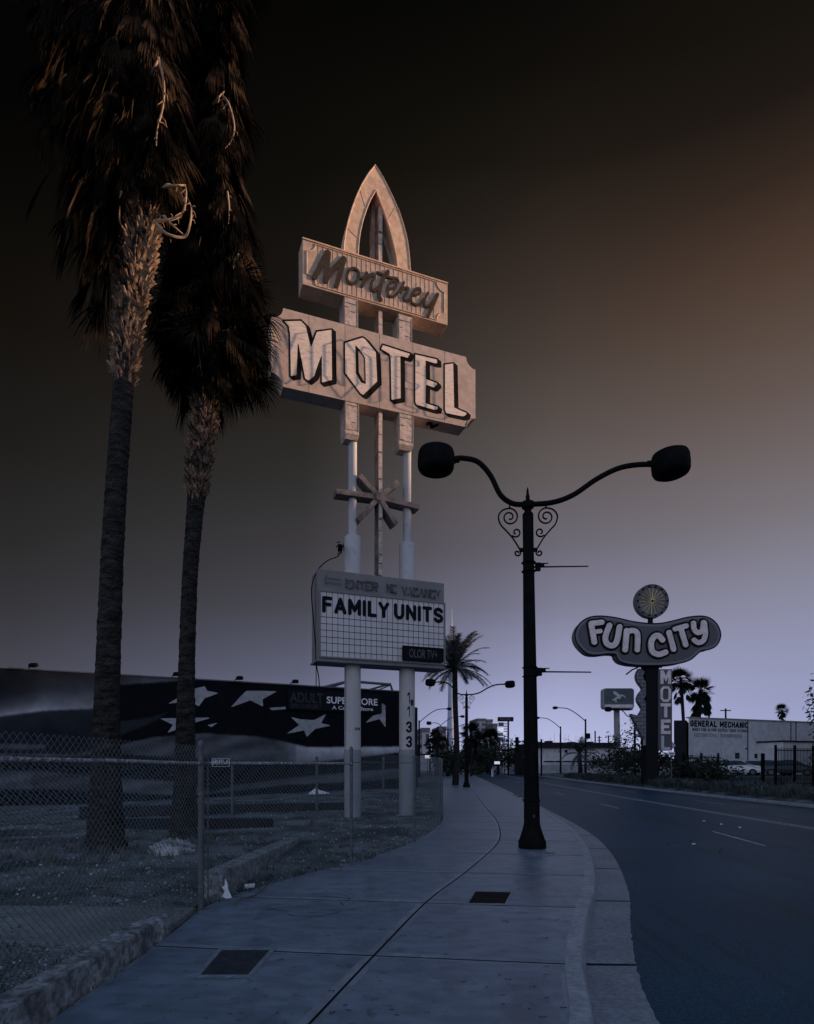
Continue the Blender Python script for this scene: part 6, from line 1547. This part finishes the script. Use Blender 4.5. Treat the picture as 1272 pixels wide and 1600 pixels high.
while x < x1-1:
    z = zr+rr.uniform(1.0, 2.2); m.tube([(LM.w(x, zr, -8)), (LM.w(x, z, -8))], 0.02, 4); x += rr.uniform(0.5, 1.6)
m.build('roof_rods', M['panel_grey'], lmo, root=lmo)
m = MB()
for k in range(22):
    p = lz(155+k*25+rr.uniform(-6, 6), 585); m.fbox(LM, p[0]-0.5*rr.random()-0.2, p[0]+0.5, p[1]-0.1, p[1]+0.12*rr.random()+0.05, 1.2, 2.0)
m.build('parapet_planters', M['dark_wall'], lmo, root=lmo)
p = lz(110, 612); MB().fbox(LM, p[0], x1, -0.2, p[1], 2.0, 2.2).build('garden_wall', M['star'], lmo, root=lmo)
t = building('dark_shopfront', 'dark sign wall with a round emblem just left of the near lamp pole', [('wall', 'dark_wall', LM, (lz(8, 0)[0], lz(88, 0)[0], -0.2, lz(0, 470)[1]+0.3, -8, -0.1))], (PX(830, 106), 106, 0))
e0 = LM.px(825, 1182, 0); MB().prism(LM, [(e0[0]+0.8*math.cos(a*0.4), e0[1]+0.8*math.sin(a*0.4)) for a in range(16)][::-1], -0.1, 0.0).build('round_emblem', M['panel_grey'], t, root=t)
building('white_shop', 'low white shop front between the thin lattice sign and the dark sign wall', [('wall', 'white_wall', Frame((0, 125, 0), 0), (PX(795, 125), PX(812, 125), -0.2, Z(1172, 125), -10, 0)), ('roof', 'dark_roof', Frame((0, 125, 0), 0), (PX(794, 125), PX(813, 125), Z(1172, 125)+0.003, Z(1169, 125), -10, 0.3))], (PX(803, 125), 125, 0))
def hr(label, xa, xb, yt, Y, mtl, dep=40, loc=None, steps=()):
    t = thing('high_rise', label, 'building', (PX((xa+xb)/2, Y), Y, 0), 'hotel towers on the skyline')
    Fh = Frame((0, Y, 0), R(6))
    def tx(x): return Fh.px(x, 1180, 0)[0]
    zt_ = Fh.px((xa+xb)/2, yt, 0)[1]
    MB().fbox(Fh, tx(xa), tx(xb), -1, zt_, -dep, 0).build('wall', M[mtl], t, root=t)
    MB().fbox(Fh, tx(xa)-0.5, tx(xb)+0.5, zt_+0.01, zt_+3, -dep, 0.5).build('roof_edge', M['panel_grey'], t, root=t)
    for a, b, y in steps: MB().fbox(Fh, tx(a), tx(b), zt_+3.01, Fh.px(a, y, 0)[1], -dep*0.7, -dep*0.2).build('roof_block', M[mtl], t, root=t)
    return t
hr('tallest hotel tower with stepped roof blocks on the skyline', 746, 759, 1127, 650, 'highrise', steps=((749, 757, 1124),))
hr('darker hotel tower beside the tallest one', 761, 769.5, 1128, 700, 'highrise2', steps=((763, 767, 1126),))
hr('lower hotel block right of the two tall towers', 770.5, 777, 1135, 620, 'highrise2')
hr('pale tower block just left of the date palm trunk', 687, 697, 1141, 480, 'highrise2')
hr('distant tower block right of the numbered sign post', 660, 671, 1144, 420, 'highrise', steps=((662, 668, 1141),))
hr('wide low casino block below the skyline towers', 742, 782, 1158, 460, 'highrise')
# tall needle observation tower
TY = 1380; tx = PX(704.5, TY)
tw = thing('observation_tower', 'very tall pale needle tower half hidden behind the date palm crown', 'tower', (tx, TY, 0))
sx = F/TY
MB().lathe((tx, TY, 0), [(15, -1), (9.5, 60), (6.8, 130), (5.6, 190), (6.2, 225), (8, 235)], 20).build('shaft', M['tower'], tw, smooth=True, root=tw)
MB().lathe((tx, TY, 235), [(8, 0), (20, 14), (22, 22), (18, 30), (10, 36), (5, 44)], 24).build('pod', M['panel_grey'], tw, smooth=True, root=tw)
zt_ = Z(952, TY); MB().tube([(tx+1.5, TY, 275), (tx+1.5, TY, 305), (tx+2, TY, zt_-25), (tx+2, TY, zt_)], [2.6, 2.2, 1.3, 0.4], 8).build('mast', M['spire'], tw, root=tw)
# thin lattice sign
LS = Frame((0, 110, 0), 0); ls = thing('lattice_sign', 'thin lattice pole sign with a dark top box and stacked pale panels', 'sign', (PX(794.5, 110), 110, 0))
def lsb(name, mtl, m, p=None): return m.build(name, M[mtl], p or ls, root=ls)
lsb('pole', 'iron', MB().fbox(LS, PX(793.3, 110), PX(795.6, 110), -0.2, Z(1127, 110), -0.3, 0))
tb = lsb('top_box', 'pole_dark', MB().fbox(LS, PX(778, 110), PX(802, 110), Z(1127, 110), Z(1120.5, 110), -0.4, 0.3))
lsb('top_lettering', 'panel_grey', text(MB(), LS, 'MOTEL', PX(781, 110), PX(799, 110), Z(1125.5, 110), Z(1122, 110), 0, 0.31, bold=0.02), tb)
for y0, y1, mt in ((1129, 1135, 'panel_grey'), (1137, 1143, 'lit_white'), (1145, 1150, 'star'), (1152, 1157, 'panel_grey')):
    lsb('panel', mt, MB().fbox(LS, PX(779, 110), PX(787, 110), Z(y1, 110), Z(y0, 110), -0.2, 0.1))
m = MB()
for y in range(1131, 1172, 4): m.fbox(LS, PX(787, 110), PX(793.2, 110), Z(y+0.5, 110), Z(y-0.5, 110), -0.1, 0.0)
lsb('rungs', 'panel_grey', m)
# traffic signal
t = thing('traffic_signal', 'hanging traffic signal on a long mast arm left of the near lamp pole', 'traffic light', (PX(846, 95), 95, 0))
MB().tube([(PX(846, 95), 95, 0), (PX(846, 95), 95, Z(1155, 95))], 0.14, 8).build('pole', M['iron'], t, root=t)
MB().tube([(PX(846, 95), 95, Z(1160, 95)), (PX(780, 95), 95, Z(1157, 95))], [0.1, 0.05], 6).build('mast_arm', M['iron'], t, root=t)
MB().box((PX(807.5, 95), 94.8, Z(1163, 95)), (0.5, 0.3, 2.2)).build('signal_head', M['black'], t, root=t)
# utility poles
def upole(label, x, ytop, Y, arms, box=False):
    X = PX(x, Y); t = thing('utility_pole', label, 'utility pole', (X, Y, 0), 'utility poles on the skyline')
    MB().tube([(X, Y, 0), (X, Y, Z(ytop, Y))], 0.16, 6).build('pole', M['wood_pole'], t, root=t)
    for dz, w in arms: MB().box((X, Y, Z(ytop, Y)-dz), (w, 0.14, 0.16)).build('crossarm', M['wood_pole'], t, root=t)
    if box: MB().lathe((X-0.25, Y-0.25, Z(ytop, Y)-3.0), [(0.4, 0), (0.4, 1.3)], 8).build('transformer', M['wood_pole'], t, root=t)
upole('utility pole with one wide crossarm and a transformer behind the garage roof', 1134, 1107, 105, ((0.35, 1.8),), True); 
upole('utility pole with a single crossarm near the bird billboard, right of two', 951, 1149, 150, ((0.2, 1.6),)); upole('utility pole with two crossarms left of the single-arm one', 936.5, 1150, 150, ((0.4, 1.2), (1.1, 1.0)))
upole('thin mast rising behind the low motel roof', 930, 1142, 140, ())
for i, (x, y, Y, w, h, lb) in enumerate(((783, 1148, 108, 0.5, 0.35, 'small glowing lamp on the thin lattice sign, upper one'), (772, 1192, 118, 1.0, 0.5, 'tiny lit shop sign low behind the far trees, right of the second lamp'), (667, 1183, 110, 0.9, 0.5, 'tiny lit sign at the foot of the tower right of the numbered post'), (757, 1186, 125, 0.6, 0.4, 'tiny lit lamp among the far dark trees'))):
    t = thing('lit_sign', lb, 'light', (PX(x, Y), Y, Z(y, Y)), 'small lights down the street')
    MB().box((PX(x, Y), Y-4, Z(y, Y)), (w, 0.15, h)).build('lit_face', M['lit_white'], t, root=t); MB().box((PX(x, Y), Y-3.85, Z(y, Y)/2), (0.1, 0.1, Z(y, Y))).build('post', M['iron'], t, root=t)
# white distance posts at the far end of the road
for i, (x, lb) in enumerate(((768.5, 'white traffic post standing in the far road, left one'), (770.5, 'white traffic post standing in the far road, right one'))):
    Y = 95+i*4; g = (PX(x, Y), Y, -0.15); tag(MB().lathe(g, [(0.12, 0), (0.08, 0.1), (0.07, 1.1), (0.05, 1.15)], 8).build('traffic_post', M['sign_white']), lb, 'post', 'traffic posts')
# background terraces of low buildings so the street closes properly
rr = random.Random(12)
nb_ = 0
for (xa, xb, yt, Y, mt, lb) in ((641, 656, 1168, 95, 'dark_wall', 'low dark shop behind the numbered sign post'), (657, 684, 1180, 180, 'star', 'pale low shop at the end of the left sidewalk'), (700, 742, 1184, 260, 'panel_grey', 'grey low building behind the far trees'), (742, 800, 1176, 300, 'highrise2', 'dim low building with small windows across the far end of the road')):
    Fh = Frame((0, Y, 0), 0); building('low_building', lb, [('wall', mt, Fh, (PX(xa, Y), PX(xb, Y), -0.3, Z(yt, Y), -15, 0)), ('roof', 'dark_roof', Fh, (PX(xa, Y)-0.2, PX(xb, Y)+0.2, Z(yt, Y)+0.003, Z(yt, Y)+0.4, -15, 0.2))], (PX(xa, Y), Y, 0))
# the row of tall blocks beside the road, out of the picture to the right, added to shade the street from the low sun
for i, (x, y0, y1, h) in enumerate(((51, -70, 68, 20), (92, 66, 128, 24), (150, 128, 215, 28), (255, 210, 370, 36))):
    t = thing('street_block', ['grey commercial block beside the road opposite the fence', 'grey commercial block behind the garage yard', 'large grey block farther along the road', 'largest grey block at the far end'][i], 'building', (x, y0, 0), 'blocks outside the right picture edge')
    MB().box((x+12, (y0+y1)/2, h/2-0.3), (24, y1-y0, h)).build('wall', M['panel_grey'], t, root=t)
    MB().box((x+12, (y0+y1)/2, h-0.25), (24.6, y1-y0+0.6, 0.4)).build('cornice', M['dark_wall'], t, root=t)
